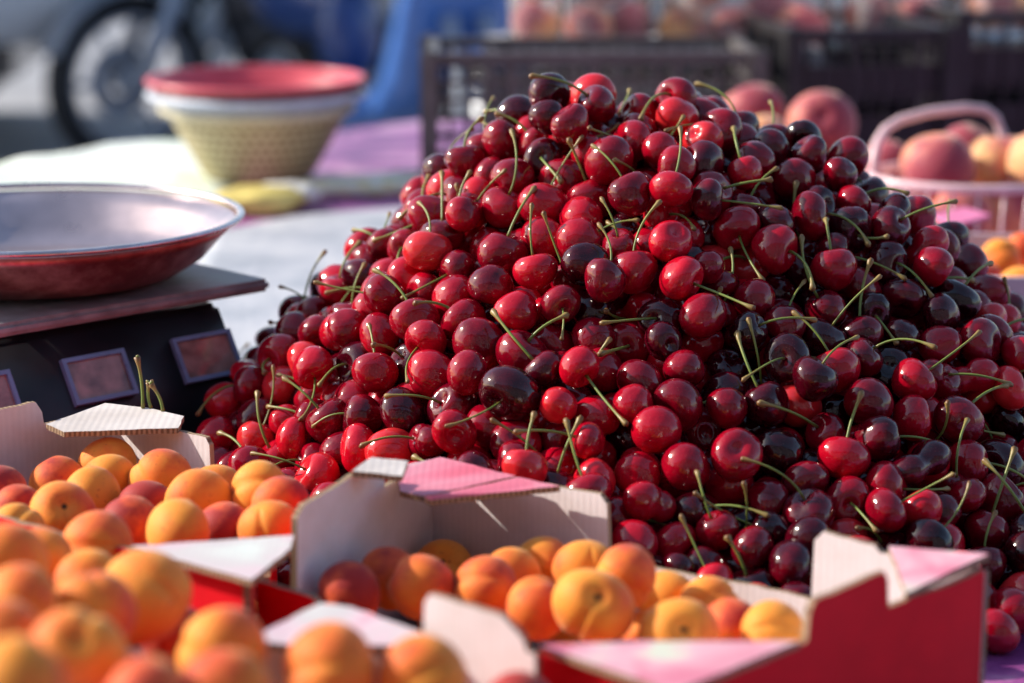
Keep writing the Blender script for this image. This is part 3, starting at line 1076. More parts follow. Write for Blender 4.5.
# x, y, diameter in the picture; height of its centre above the table; blush; stalk end towards camera?; label
A_T, B_T, C_T, D_T = "apricots in the tray by the scale", "apricots in the middle tray", "apricots in the nearest tray", "apricots in the lower left heap"
FR = [
 (63, 481, 58, 0.074, .55, 0, "orange apricot against the rear wall, behind the one with a dark stalk hollow", A_T),
 (103, 466, 46, 0.081, .30, 0, "dark orange apricot furthest back, right against the rear wall under the torn flap", A_T),
 (127, 476, 48, 0.080, .40, 0, "shaded apricot half hidden behind the orange one near the tray's rear wall", A_T),
 (152, 482, 62, 0.078, .45, 0, "orange apricot with a pinkish top near the middle of the tray's rear wall", A_T),
 (92, 498, 62, 0.076, .25, 0, "yellow-orange apricot just behind the one with the dark stalk hollow", A_T),
 (62, 516, 71, 0.082, .62, 1, "freckled orange-red apricot showing its dark stalk hollow, sharp in the tray by the scale", A_T),
 (146, 504, 50, 0.075, .95, 0, "plum-red apricot wedged between orange ones in the tray by the scale", A_T),
 (199, 503, 70, 0.080, .12, 0, "large yellow-orange apricot below the right end of the rear wall", A_T),
 (202, 484, 46, 0.078, .22, 0, "apricot peeping out above the large yellow-orange one", A_T),
 (262, 495, 62, 0.086, .08, 0, "yellow apricot just outside the end of the rear wall, next to the cherries", A_T),
 (276, 503, 50, 0.089, .75, 0, "pink apricot touching the edge of the middle tray's side wall", A_T),
 (131, 524, 58, 0.081, .88, 0, "reddish grooved apricot in the centre of the tray by the scale", A_T),
 (178, 532, 66, 0.086, .18, 0, "yellow-orange apricot with a groove, just behind the pale pink corner flap", A_T),
 (225, 526, 50, 0.080, .90, 0, "pink-red apricot behind the pale pink corner flap", A_T),
 (271, 519, 46, 0.087, .35, 0, "orange apricot squeezed between the pale pink flap and the middle tray", A_T),
 (20, 508, 48, 0.080, .95, 0, "plum-pink apricot at the left edge behind the freckled one", A_T),
 (-4, 490, 54, 0.082, 1.1, 0, "dark red apricot cut by the left edge of the photo", A_T),
 (17, 524, 44, 0.086, .20, 0, "small yellow-orange apricot at the left edge in front of the plum-pink one", A_T),
 (97, 547, 74, 0.094, .60, 0, "blurred peach-coloured apricot below the sharp freckled one", A_T),
 (40, 560, 70, .098, .45, 0, "blurred orange apricot beneath the freckled one, left of centre of the heap", D_T),
 (90, 580, 62, .098, .25, 0, "blurred yellowish apricot between the big round one and the pale rimmed one", D_T),
 (4, 568, 90, .125, .35, 0, "big blurred orange apricot cut by the left edge of the photo", D_T),
 (141, 597, 97, .110, .30, 0, "big blurred orange apricot overlapping the red front wall of the tray behind", D_T),
 (36, 602, 74, .135, .25, 0, "blurred orange apricot behind the one with the dark tip", D_T),
 (76, 612, 88, .128, .55, 0, "blurred pink-rimmed apricot directly behind the one with the dark tip", D_T),
 (78, 652, 94, .145, .22, 1, "blurred orange apricot with a dark tip facing the camera, bottom left", D_T),
 (2, 630, 60, .150, .55, 0, "blurred pinkish apricot at the left edge above the bottom corner", D_T),
 (18, 680, 88, .165, .45, 0, "blurred apricot in the bottom left corner of the photo", D_T),
 (176, 634, 60, .085, .95, 0, "dark red apricot in shade under the big orange one", D_T),
 (222, 652, 90, .120, .32, 0, "blurred orange apricot left of the white corner flap of the nearest tray", C_T),
 (222, 690, 84, .135, .78, 0, "blurred pink-red apricot at the bottom edge below the orange one", C_T),
 (148, 690, 72, .140, .75, 0, "blurred pale pink apricot at the bottom edge right of the one with the dark tip", C_T),
 (328, 676, 102, .112, .50, 0, "large blurred orange-red apricot under the white corner flap, bottom edge", C_T),
 (422, 680, 92, .110, .35, 0, "large blurred orange apricot under the tall white tab, bottom edge", C_T),
 (389, 574, 54, 0.066, .62, 0, "shaded orange-red apricot low against the middle tray's rear wall", B_T),
 (422, 588, 70, 0.068, .62, 0, "pinkish apricot above the white corner flap in the middle tray", B_T),
 (348, 592, 58, 0.068, 1.1, 0, "dark red apricot in the shaded left end of the middle tray", B_T),
 (487, 586, 66, 0.070, .68, 0, "apricot with a red-pink top just behind the tall white tab", B_T),
 (512, 574, 54, 0.068, .20, 0, "yellow-orange grooved apricot near the middle tray's rear wall", B_T),
 (538, 568, 58, 0.064, .40, 1, "shaded orange apricot with a dark hollow under the rear wall's fold", B_T),
 (537, 606, 62, 0.072, .58, 0, "pink-orange apricot beside the stepped end of the tall white tab", B_T),
 (586, 568, 56, 0.073, .10, 0, "tall yellow-orange apricot by the free end of the middle tray's rear wall", B_T),
 (624, 578, 68, 0.080, .42, 0, "orange apricot on top of the pile in the middle tray", B_T),
 (597, 616, 80, 0.078, .35, 1, "large orange apricot showing its stalk hollow in the centre of the middle tray", B_T),
 (673, 594, 46, 0.062, .28, 0, "small orange apricot below the low side wall, nearer the rear", B_T),
 (704, 600, 52, 0.064, .40, 0, "orange-pink apricot lying against the low side wall", B_T),
 (679, 636, 78, 0.070, .08, 1, "yellow-orange apricot with its hollow upward, behind the pink printed flap", B_T),
 (732, 622, 48, 0.067, .62, 0, "pinkish apricot between the two yellow ones in the middle tray", B_T),
 (773, 628, 52, 0.072, .06, 0, "yellow apricot nearest the red front corner of the middle tray", B_T),
 (648, 628, 38, 0.056, .30, 0, "apricot glimpsed between the large orange one and the yellow one", B_T),
 (612, 655, 46, 0.060, .42, 0, "apricot just showing above the printed flap below the large orange one", B_T),
]
for (x, y, dia, z, bl, tip, lab, grp) in FR:
    c = at_height(x, y, z)
    d = (c - CAM).dot(FWD)
    r = dia / 2 * d / FPX
    if r < .0160:              # mostly hidden fruit: a normal size, its top where the photo shows it
        c = c - Vector((0, 0, (.0165 - r))); r = .0165
    ROUND.append([c, r])
for it in range(60):           # settle overlapping neighbours
    for a in range(len(ROUND)):
        for b in range(a + 1, len(ROUND)):
            (ca, ra), (cb, rb) = ROUND[a], ROUND[b]
            d = cb - ca; L = d.length
            pen = (ra + rb) * .955 - L
            if pen > 0:
                d = Vector((d.x, d.y * 1.6, d.z * .7)).normalized() * pen * .3
                ROUND[a][0] = ca - d; ROUND[b][0] = cb + d
for (c, r), (x, y, dia, z, bl, tip, lab, grp) in zip(ROUND, FR):
    rs = random.Random(x * 977 + y)
    tocam = (CAM - c).normalized()
    if tip: ax = tocam + Vector((rs.uniform(-.3, .3), 0, rs.uniform(0.1, .5)))
    else: ax = Vector((rs.uniform(-1, 1), rs.uniform(-.1, .9), rs.uniform(-.9, .9)))
    put_fruit("apricot", "apricot", AP, RA, c, r, ax, bl, lab, grp, rs, cheek=Vector((rs.uniform(-1, 1), -0.6, rs.uniform(0.0, 1.0))))


def inside(p, K, margin):
    sgn = None
    for i in range(4):
        A, B = K[i], K[(i + 1) % 4]
        d = (B - A).normalized()
        s_ = d.x * (p.y - A.y) - d.y * (p.x - A.x)
        if sgn is None: sgn = s_ > 0
        if (s_ > 0) != sgn or abs(s_) < margin: return False
    return True


def fill(K, zs, n, group, lab, seed):
    rs = random.Random(seed)
    xs = [k.x for k in K]; ys = [k.y for k in K]
    made = 0
    for z in zs:
        for _ in range(900):
            p = Vector((rs.uniform(min(xs), max(xs)), rs.uniform(min(ys), max(ys))))
            r = rs.uniform(.0180, .0205)
            if not inside(p, K, r + .003): continue
            c = Vector((p.x, p.y, T + z + rs.uniform(-.004, .004)))
            if any((c - q).length < (r + s_) * 0.93 for q, s_ in ROUND): continue
            u_, v_, d_ = project(c)
            bad = False
            for q, s_ in ROUND[:len(FR)]:
                uu, vv, dd = project(q)
                if d_ < dd and math.hypot(u_ - uu, v_ - vv) < (s_ * 0.95 + r * .8) * FPX / dd: bad = True; break
            if bad: continue
            ROUND.append((c, r))
            put_fruit("apricot", "apricot", AP, RA, c, r, (rs.gauss(0, 1), rs.gauss(0, 1), rs.gauss(0, 1)), rs.uniform(.1, .9), lab, group, rs)
            made += 1
            if made >= n: return


fill(KB, (.024, .04), 26, B_T, "apricot lying low between the others in the middle tray", 1)
fill(KA, (.024, .045, .06), 40, A_T, "apricot lying low between the others in the tray by the scale", 2)
fill(KC, (.024, .055, .085), 40, C_T, "apricot lying low between the others in the nearest tray", 3)
fill(KD, (.024, .055, .085, .112), 60, D_T, "apricot lying low between the others in the lower left heap", 4)

# two loose cherry stalks standing on the torn flap of the left tray
def loose_stem(p0, p1, bend, lab):
    a, b_ = at_height(*p0), None
    b_ = at_depth(p1[0], p1[1], (a - CAM).dot(FWD) - 0.002)
    bm = bmesh.new(); ly = bm.verts.layers.float.new("along")
    n = 9; pts = []; rads = []
    for k in range(n + 1):
        t = k / n
        pts.append(a.lerp(b_, t) + Vector((bend * math.sin(PI * t), 0, 0)) - a)
        rads.append(0.0010 * (1 + .3 * math.exp(-(t / .1) ** 2) + 1.2 * math.exp(-((1 - t) / .12) ** 2)))
    bm_tube(bm, pts, rads, 8, attr=ly)
    for j in range(3):
        e = pts[-1]
        q = e + Vector((random.uniform(-.002, .003), 0, random.uniform(.0005, .003)))
        bm_tube(bm, [e, e.lerp(q, .5) + Vector((.0004, 0, 0)), q], [0.0012, .0010, .0004], 6, attr=ly)
    o = part("loose_stem", bm, M_STEM, None, True, loc=a)
    tag(o, lab, "cherry stem", "loose stems on the flap")
loose_stem((143, 408, .1035), (137, 357), .001, "taller green cherry stalk standing on the tray's white rear flap")
loose_stem((151, 408, .1035), (149, 383), -.0012, "short cherry stalk leaning at the left of the two stubs on the white rear flap")
loose_stem((163, 411, .1032), (151, 384), .0015, "short green cherry stalk slanting to the right on the white rear flap")

# ------------------------------------------------------------------ table and cloths
def sheet(name, pts, z, m_, th=0.002, parent=None, wav=0.0, n=1):
    bm = bmesh.new()
    a = [bm.verts.new((p.x, p.y, z + th)) for p in pts]
    f = bm.faces.new(a)
    if n > 1:
        bmesh.ops.triangulate(bm, faces=[f])
        bmesh.ops.subdivide_edges(bm, edges=bm.edges, cuts=n, use_grid_fill=True)
        bmesh.ops.triangulate(bm, faces=bm.faces)
        bmesh.ops.subdivide_edges(bm, edges=bm.edges, cuts=2, use_grid_fill=True)
        for v_ in bm.verts:
            x, y = v_.co.x * 22, v_.co.y * 17
            v_.co.z += wav * (0.5 + 0.5 * math.sin(x + 1.7 * math.sin(y * .6)) * math.cos(y + math.sin(x * .7)))
    r = bmesh.ops.extrude_face_region(bm, geom=bm.faces[:])
    for v_ in [g for g in r["geom"] if isinstance(g, bmesh.types.BMVert)]: v_.co.z = z
    bmesh.ops.recalc_face_normals(bm, faces=bm.faces)
    return part(name, bm, m_, parent, smooth=n > 1)


def cloth_material(name, a, b, c, scale=7.0, rough=0.35):
    m, nt, bs = mat(name)
    L = nt.links
    tc = nd(nt, "ShaderNodeTexCoord")
    n = nd(nt, "ShaderNodeTexNoise", Scale=scale, Detail=3.0, Distortion=1.2)
    L.new(tc.outputs["Object"], n.inputs["Vector"])
    r = ramp(nt, [(0.36, a), (0.50, b), (0.66, c)])
    L.new(n.outputs["Fac"], r.inputs[0]); L.new(r.outputs[0], bs.inputs["Base Color"])
    bs.inputs["Roughness"].default_value = rough
    n2 = nd(nt, "ShaderNodeTexNoise", Scale=60.0, Detail=4.0, Distortion=1.0)
    L.new(tc.outputs["Object"], n2.inputs["Vector"])
    bp = nd(nt, "ShaderNodeBump", Strength=0.5, Distance=0.004)
    L.new(n2.outputs["Fac"], bp.inputs["Height"]); L.new(bp.outputs[0], bs.inputs["Normal"])
    return m


M_PURPLE = cloth_material("purple_plastic_cloth", (0.16, 0.03, 0.17), (0.36, 0.09, 0.30), (0.62, 0.34, 0.52), 9.0)
M_PALEGREEN = cloth_material("pale_green_cloth", (0.72, 0.80, 0.74), (0.78, 0.84, 0.80), (0.60, 0.72, 0.55), 5, .7)
M_GREYWHITE = cloth_material("grey_white_sheet", (0.36, 0.39, 0.44), (0.48, 0.50, 0.55), (0.58, 0.59, 0.62), 9, .5)
M_WOOD = plain("table_wood", (0.30, 0.22, 0.15), .7, noise=.3, scale=12)
M_METAL = plain("dull_steel", (0.45, 0.45, 0.46), .4, 1.0)

tpx = [(-380, 192), (0, 168), (110, 145), (342, 130), (427, 119), (1400, 119)]
tp = [at_height(x, y, 0).to_2d() for x, y in tpx]
tpoly = [Vector((-1.3, 0.45)), Vector((1.9, 0.45))] + list(reversed(tp))
tb = empty("market_table", (0.2, 1.8, 0)); tag(tb, "long market table under the fruit, topped with boards", "table")
o = sheet("table_top", [p - Vector((.2, 1.8)) for p in tpoly], T - 0.035, M_WOOD, 0.030, tb)
for x, y in ((-1.2, .55), (1.8, .55), (-.8, 2.7), (1.7, 3.2), (.3, .6), (.4, 3.2)):
    bm = bmesh.new(); bm_box(bm, (x - .2, y - 1.8, (T - .036) / 2), (.05, .05, T - .036))
    part("leg", bm, M_WOOD, tb)
o = sheet("tablecloth", tpoly, T - 0.0045, M_PURPLE, 0.0040); tag(o, "glossy purple patterned plastic cloth covering the market table", "tablecloth")
o = sheet("cloth", [at_height(x, y, .001).to_2d() for x, y in [(-80, 250), (-90, 182), (4, 170), (60, 156), (110, 147), (192, 143), (235, 190), (215, 230), (60, 262)]], T + .0005, M_PALEGREEN, .0015, None, .010, 3)
tag(o, "pale greenish white cloth spread behind the weighing pan", "cloth")
o = sheet("paper_sheet", [at_height(x, y, .001).to_2d() for x, y in [(150, 420), (205, 236), (300, 216), (436, 208), (470, 330), (330, 440)]], T + .0005, M_GREYWHITE, .0015, None, .003, 3)
tag(o, "grey-white sheet lying between the scale and the cherry heap", "sheet")


def crumple(name, px, py, rx, ry, rz, m_, lab, cat, rot=0, seed=1):
    c = at_height(px, py, rz * .8)
    rs = random.Random(seed)
    bm = bmesh.new()
    bmesh.ops.create_icosphere(bm, subdivisions=4, radius=1)
    ks = [(Vector((rs.gauss(0, 3), rs.gauss(0, 3), rs.gauss(0, 3))), rs.uniform(0, 6)) for _ in range(7)]
    for v_ in bm.verts:
        q = 1 + sum(abs(math.sin(k.dot(v_.co) + p)) for k, p in ks) * .06 - .2
        v_.co = Vector((v_.co.x * rx * q, v_.co.y * ry * q, max(-rz * .75, v_.co.z * rz * q)))
    o = part(name, bm, m_, None, True, loc=(c.x, c.y, T + rz * .78))
    o.rotation_euler.z = rot
    tag(o, lab, cat)
    return o


M_BAG = plain("white_plastic_bag", (0.80, 0.80, 0.76), .35, noise=.05)
M_YEL = plain("yellow_paper", (0.68, 0.55, 0.16), .5, noise=.25, scale=14)
M_YW = cloth_material("yellow_and_white_wrapper", (0.70, 0.55, 0.10), (0.80, 0.80, 0.72), (0.60, 0.64, 0.20), 16)
crumple("wrapper", 258, 200, .050, .045, .016, M_YEL, "crumpled yellow paper in front of the stacked baskets", "paper", .4, 3)
crumple("plastic_bag", 285, 194, .040, .03, .014, M_BAG, "small white plastic bundle by the foot of the stacked baskets", "bag", .1, 5)
crumple("packet", 362, 186, .085, .035, .010, M_YW, "flat yellow and white packet on the purple cloth", "packet", .05, 8)
crumple("packet", 408, 178, .045, .030, .008, M_YW, "small greenish-yellow packet next to the black crate's corner", "packet", .3, 9)

# ------------------------------------------------------------------ weighing scale and pan
PC = at_depth(32, 217, 1.72)
M_BLACK = plain("black_scale_plastic", (0.014, 0.014, 0.018), .35, noise=.3, scale=40)
M_PLATE = plain("worn_grey_plate", (0.30, 0.29, 0.30), .45, .0, noise=.35, scale=60)
M_FRAME = plain("display_frame", (0.17, 0.27, 0.44), .3, noise=.15)
M_LCD = plain("display_glass", (0.30, 0.20, 0.17), .12, noise=.5, scale=70, coat=.4)
sc_ = empty("weighing_scale", (SC.x, SC.y, T), R(44))
tag(sc_, "black electronic market scale with three display windows, beneath the copper-red pan", "scale")
# wedge body: profile extruded along local x
bm = bmesh.new()
prof = [(-.165, .0), (-.165, .022), (-.112, .112), (.13, .112), (.13, .0)]
hw = .150
prof = [(y * 1.0, z) for y, z in prof]
fr_ = [bm.verts.new((-.175, y, z + .002)) for y, z in prof]
bk_ = [bm.verts.new((.080, y, z + .002)) for y, z in prof]
bm.faces.new(fr_); bm.faces.new(list(reversed(bk_)))
for i in range(5): bm.faces.new((fr_[i], bk_[i], bk_[(i + 1) % 5], fr_[(i + 1) % 5]))
bmesh.ops.recalc_face_normals(bm, faces=bm.faces)
bmesh.ops.bevel(bm, geom=bm.edges[:], offset=.004, segments=3, affect="EDGES")
part("body", bm, M_BLACK, sc_, True)
bm = bmesh.new(); bm_box(bm, (0, 0, .1225), (.240, .240, .009))
bmesh.ops.bevel(bm, geom=bm.edges[:], offset=.003, segments=2, affect="EDGES")
part("platform", bm, M_PLATE, sc_)
sl = math.atan2(.09, .053)
for k, x in enumerate((-.128, -.038, .052)):
    rot = Matrix.Rotation(sl, 3, "X")
    nrm = rot @ Vector((0, 0, 1))
    c0 = Vector((x, -.1300, .0815)) + nrm * .0035
    bm = bmesh.new()
    for cc, ss_ in (((0, .0150, 0), (.050, .003, .004)), ((0, -.0150, 0), (.050, .003, .004)), ((-.0235, 0, 0), (.003, .027, .004)), ((.0235, 0, 0), (.003, .027, .004))):
        bm_box(bm, c0 + rot @ Vector(cc), ss_, rot)
    dsp = part("display", bm, M_FRAME, sc_)
    bm = bmesh.new(); bm_box(bm, c0 - nrm * .0012, (.044, .027, .002), rot)
    part("screen", bm, M_LCD, dsp)
# pan
M_PAN_OUT, nt_, b_ = mat("worn_copper_red_enamel")
tc_ = nd(nt_, "ShaderNodeTexCoord"); n_ = nd(nt_, "ShaderNodeTexNoise", Scale=22.0, Detail=7.0, Roughness=.7)
nt_.links.new(tc_.outputs["Object"], n_.inputs["Vector"])
r_ = ramp(nt_, [(0.3, (0.09, 0.022, 0.028)), (0.5, (0.30, 0.095, 0.085)), (0.72, (0.68, 0.40, 0.34))])
nt_.links.new(n_.outputs["Fac"], r_.inputs[0]); nt_.links.new(r_.outputs[0], b_.inputs["Base Color"])
b_.inputs["Metallic"].default_value = .65; b_.inputs["Roughness"].default_value = .38
M_PAN_IN = plain("scuffed_pan_metal", (0.62, 0.50, 0.50), .30, .85, noise=.22, scale=18, bump=.3)
pan = empty("weighing_pan", (PC.x, PC.y, T + .1285)); tag(pan, "round copper-red weighing pan with a worn silver rim, on top of the scale", "pan")
hz = PC.z - (T + .1285)
bm = bmesh.new()
RP = .148
po = [(0.0, 0), (.085, 0), (.105, .004), (.122, hz * .35), (.136, hz * .72), (RP - .002, hz - .003)]
pi_ = [(RP - .005, hz - .003), (.131, hz * .72), (.118, hz * .38), (.103, .008), (.085, .004), (0.0, .004)]
po[0] = (.0005, 0); pi_[-1] = (.0005, .004)
rings = bm_lathe(bm, po + pi_, 96, 0)
for f in bm.faces:
    c = f.calc_center_median()
    if f.normal.z > .15 and c.z > .002: f.material_index = 1
bmesh.ops.recalc_face_normals(bm, faces=bm.faces)
for f in bm.faces:
    f.material_index = 1 if f.normal.z > .05 else 0
part("bowl", bm, [M_PAN_OUT, M_PAN_IN], pan, True)
bm = bmesh.new()
bm_lathe(bm, [(RP + .0030 * math.cos(a), hz + .0022 * math.sin(a)) for a in [2 * PI * k / 10 for k in range(10)]], 96, close=True)
part("rim", bm, plain("silver_rim", (0.70, 0.62, 0.62), .28, .9, noise=.25, scale=30), pan, True)

# ------------------------------------------------------------------ stacked baskets
def weave_material(name, col, dark):
    m, nt, b = mat(name)
    tc = nd(nt, "ShaderNodeTexCoord")
    mp = nd(nt, "ShaderNodeUVMap")
    br = nd(nt, "ShaderNodeTexBrick", Scale=1.0)
    br.inputs["Mortar Size"].default_value = .003
    br.inputs["Brick Width"].default_value = .015; br.inputs["Row Height"].default_value = .011
    br.inputs["Color1"].default_value = (*col, 1); br.inputs["Color2"].default_value = (*tuple(c * .9 for c in col), 1)
    br.inputs["Mortar"].default_value = (*dark, 1)
    nt.links.new(mp.outputs[0], br.inputs["Vector"]); nt.links.new(br.outputs["Color"], b.inputs["Base Color"])
    b.inputs["Roughness"].default_value = .45
    bp = nd(nt, "ShaderNodeBump", Strength=.6, Distance=.001)
    nt.links.new(br.outputs["Fac"], bp.inputs["Height"]); bp.invert = True
    nt.links.new(bp.outputs[0], b.inputs["Normal"])
    return m


BC = at_height(254, 190, 0)
def basket(z, rb, rt, h, mo, mi_, mr, lab):
    o = empty("basket", (BC.x, BC.y + .06, T + z)); tag(o, lab, "basket", "stacked plastic baskets")
    bm = bmesh.new()
    n = 7
    out = [(rb * .02, 0)] + [(rb + (rt - rb) * (k / n) ** .85, h * (k / n)) for k in range(n + 1)]
    inn = [(r_ - .003, zz + .003) for r_, zz in reversed(out[1:])] + [(rb * .02, .003)]
    inn[0] = (inn[0][0], h)
    bm_lathe(bm, out + inn, 72, 0)
    bmesh.ops.recalc_face_normals(bm, faces=bm.faces)
    uvl = bm.loops.layers.uv.new("UVMap")
    for f in bm.faces:
        f.material_index = 1 if f.normal.z > .02 else 0
        for l in f.loops:
            a = math.atan2(l.vert.co.y, l.vert.co.x)
            if a < -PI + .05 and f.calc_center_median().y > 0: a += 2 * PI
            l[uvl].uv = (a * .11, l.vert.co.z)
    part("bowl", bm, [mo, mi_], o, True)
    bm = bmesh.new()
    bm_lathe(bm, [(rt + .003 + .006 * math.cos(a), h + .0045 * math.sin(a)) for a in [2 * PI * k / 10 for k in range(10)]], 72, close=True)
    part("rim", bm, mr, o, True)
M_CREAM = weave_material("cream_basket_plastic", (0.66, 0.58, 0.36), (0.30, 0.24, 0.12))
M_BLUEW = weave_material("blue_white_basket_plastic", (0.55, 0.62, 0.72), (0.3, 0.35, 0.45))
M_BEIGE = weave_material("beige_pink_basket_plastic", (0.66, 0.42, 0.36), (0.35, 0.16, 0.14))
M_REDIN = plain("red_basket_plastic", (0.58, 0.08, 0.11), .35, noise=.15)
M_BWR = plain("blue_white_rim", (0.60, 0.67, 0.78), .35)
M_CRR = plain("cream_rim", (0.68, 0.62, 0.44), .4)
basket(.0005, .058, .112, .092, M_CREAM, M_CREAM, M_CRR, "cream woven plastic basket at the bottom of the stack")
basket(.0250, .040, .127, .086, M_BLUEW, M_BLUEW, M_BWR, "blue-white plastic basket in the middle of the stack")
basket(.0430, .058, .127, .084, M_BEIGE, M_REDIN, M_REDIN, "red plastic basket on top of the stack, beige outside")

# ------------------------------------------------------------------ crates
M_CR1 = plain("dusty_grey_crate_plastic", (0.11, 0.10, 0.10), .5, noise=.25)
M_CR2 = plain("black_crate_plastic", (0.022, 0.022, 0.026), .4, noise=.25)

M_CR3 = plain("pale_grey_crate_plastic", (0.38, 0.37, 0.38), .6, noise=.2)


def crate(px, py, rz, w_, d_, h, m_, lab, nv=16, nh=5, solid=False):
    """front left corner of its base at (px,py) on the table"""
    c = at_height(px, py, .0)
    o = empty("plastic_crate", (c.x, c.y, T + .001), rz); tag(o, lab, "crate", "plastic fruit crates")
    for (ax, ay, bx, by) in ((0, 0, w_, 0), (w_, 0, w_, d_), (w_, d_, 0, d_), (0, d_, 0, 0)):
        A, B = Vector((ax, ay)), Vector((bx, by)); L = (B - A).length; ang = math.atan2(by - ay, bx - ax)
        rot = Matrix.Rotation(ang, 3, "Z"); d = (B - A).normalized()
        bm = bmesh.new()
        def bar(s0, s1, z0, z1, t, off=0):
            mid = A + d * ((s0 + s1) / 2)
            nrm = Vector((-d.y, d.x))
            bm_box(bm, (mid.x + nrm.x * (t / 2 + off), mid.y + nrm.y * (t / 2 + off), (z0 + z1) / 2), (s1 - s0, t, z1 - z0), rot)
        bar(.006, L - .006, h - .013, h, .012)
        bar(.006, L - .006, 0, .02, .012)
        if solid: bar(.008, L - .008, .018, h * .42, .004, .003); bar(.008, L - .008, h * .55, h - .045, .004, .003)
        k = int(nv * L / w_)
        for i in range(1, k):
            s_ = L * i / k
            wide = .009 if i % 4 == 0 else .004
            bar(s_ - wide / 2, s_ + wide / 2, .018, h - .012, .006)
        for i in range(1, nh + 1):
            z = .02 + (h - .033) * i / (nh + 1)
            bar(.008, L - .008, z - .0025, z + .0025, .003, .0065)
        part("side_panel", bm, m_, o)
        bm = bmesh.new(); bm_box(bm, (A.x, A.y, h / 2 + .001), (.022, .022, h + .004))
        bmesh.ops.bevel(bm, geom=bm.edges[:], offset=.004, segments=2, affect="EDGES")
        part("corner_post", bm, m_, o)
    bm = bmesh.new(); bm_box(bm, (w_ / 2, d_ / 2, .006), (w_ - .03, d_ - .03, .006))
    part("crate_floor", bm, m_, o)
    return o, c


CRN = []
CRN.append(crate(430, 192, R(2), .395, .20, .166, M_CR1, "dusty grey lattice crate behind the left shoulder of the cherry heap"))
CRN.append(crate(790, 182, R(10), .200, .30, .186, M_CR2, "black slotted crate behind the loose peaches", 10, 3, True))
CRN.append(crate(957, 172, R(10), .40, .30, .200, M_CR2, "black crate at the right edge behind the basket with a handle", 14, 3, True))
for x0, x1, lab in ((-.03, .40, "upturned grey crate carrying the clear bags, behind the lattice crate"), (.42, .92, "upturned black crate carrying bags at the far right, behind the black crates")):
    o, c = crate(512, 150, 0, x1 - x0, .20, .142, M_CR3 if x0 < 0 else M_CR2, lab, 10, 3, True)
    o.location = (x0, 3.14, T + .001)
    bm = bmesh.new(); bm_box(bm, ((x1 - x0) / 2, .10, .1435), (x1 - x0, .20, .006)); part("upturned_base", bm, M_CR3 if x0 < 0 else M_CR2, o)

# clear bags of peaches standing in the crates
M_CLEAR, nt_, b_ = mat("clear_plastic_film")
for n_ in [b_]: nt_.nodes.remove(n_)
out_ = [n for n in nt_.nodes if n.type == "OUTPUT_MATERIAL"][0]
tr_ = nd(nt_, "ShaderNodeBsdfTransparent"); gl_ = nd(nt_, "ShaderNodeBsdfGlossy", Roughness=.12)
df_ = nd(nt_, "ShaderNodeBsdfDiffuse"); df_.inputs[0].default_value = (.85, .85, .88, 1)
tcx = nd(nt_, "ShaderNodeTexCoord"); nx = nd(nt_, "ShaderNodeTexNoise", Scale=9.0, Detail=2.0, Distortion=1.0)
nt_.links.new(tcx.outputs["Object"], nx.inputs["Vector"])
fz = math_n(nt_, "MULTIPLY_ADD", nx.outputs["Fac"], 1.2, clamp=True); fz.node.inputs[2].default_value = -.42
mx1 = nd(nt_, "ShaderNodeMixShader"); nt_.links.new(fz, mx1.inputs[0])
nt_.links.new(tr_.outputs[0], mx1.inputs[1]); nt_.links.new(df_.outputs[0], mx1.inputs[2])
fr2 = nd(nt_, "ShaderNodeFresnel"); fr2.inputs[0].default_value = 1.5
bpx = nd(nt_, "ShaderNodeBump", Strength=.3, Distance=.006); nt_.links.new(nx.outputs["Fac"], bpx.inputs["Height"])
nt_.links.new(bpx.outputs[0], gl_.inputs["Normal"]); nt_.links.new(bpx.outputs[0], fr2.inputs["Normal"])
mx2 = nd(nt_, "ShaderNodeMixShader"); nt_.links.new(fr2.outputs[0], mx2.inputs[0])
nt_.links.new(mx1.outputs[0], mx2.inputs[1]); nt_.links.new(gl_.outputs[0], mx2.inputs[2])
nt_.links.new(mx2.outputs[0], out_.inputs[0])


def bag(px0, px1, depth, ztop, seed, lab):
    c = at_depth((px0 + px1) / 2, 20, depth)
    w_ = (px1 - px0) * depth / FPX / 2 * .97
    o = None
    bm = bmesh.new()
    rs = random.Random(seed); p = [rs.uniform(0, 6) for _ in range(4)]
    rings = []
    H_ = ztop - .013
    for j in range(19):
        z = .149 + (ztop - .149) * j / 18
        ring = []
        for k in range(48):
            a = 2 * PI * k / 48
            e = 4.0
            q = (abs(math.cos(a)) ** e + abs(math.sin(a)) ** e) ** (-1 / e)
            q *= 1 + .03 * math.sin(5 * a + p[0] + z * 30) + .02 * math.sin(11 * a + p[1] - z * 60)
            q = min(q, 1.22) * (.97 if j else .85)
            ring.append(bm.verts.new((w_ * q * math.cos(a), .062 * q * math.sin(a), z)))
        rings.append(ring)
    for j in range(18):
        for k in range(48): bm.faces.new((rings[j][k], rings[j][(k + 1) % 48], rings[j + 1][(k + 1) % 48], rings[j + 1][k]))
    bm.faces.new(list(reversed(rings[0])))
    o = part("peach_bag", bm, M_CLEAR, None, True, loc=(c.x, c.y, T))
    tag(o, lab, "bag", "clear bags of peaches")


def peach(px, py, dia, depth, bl, lab, grp, seed, tip=False):
    c = at_depth(px, py, depth); r = dia / 2 * depth / FPX
    rs = random.Random(seed)
    ax = (CAM - c).normalized() + Vector((0, 0, .3)) if tip else Vector((rs.uniform(-.6, .6), rs.uniform(-.2, .6), rs.uniform(.3, 1)))
    put_fruit("peach", "peach", PE, PR, c, r, ax, bl, lab, grp, rs, cheek=Vector((rs.uniform(-1, 1), -0.7, rs.uniform(0, .8))))
    return c


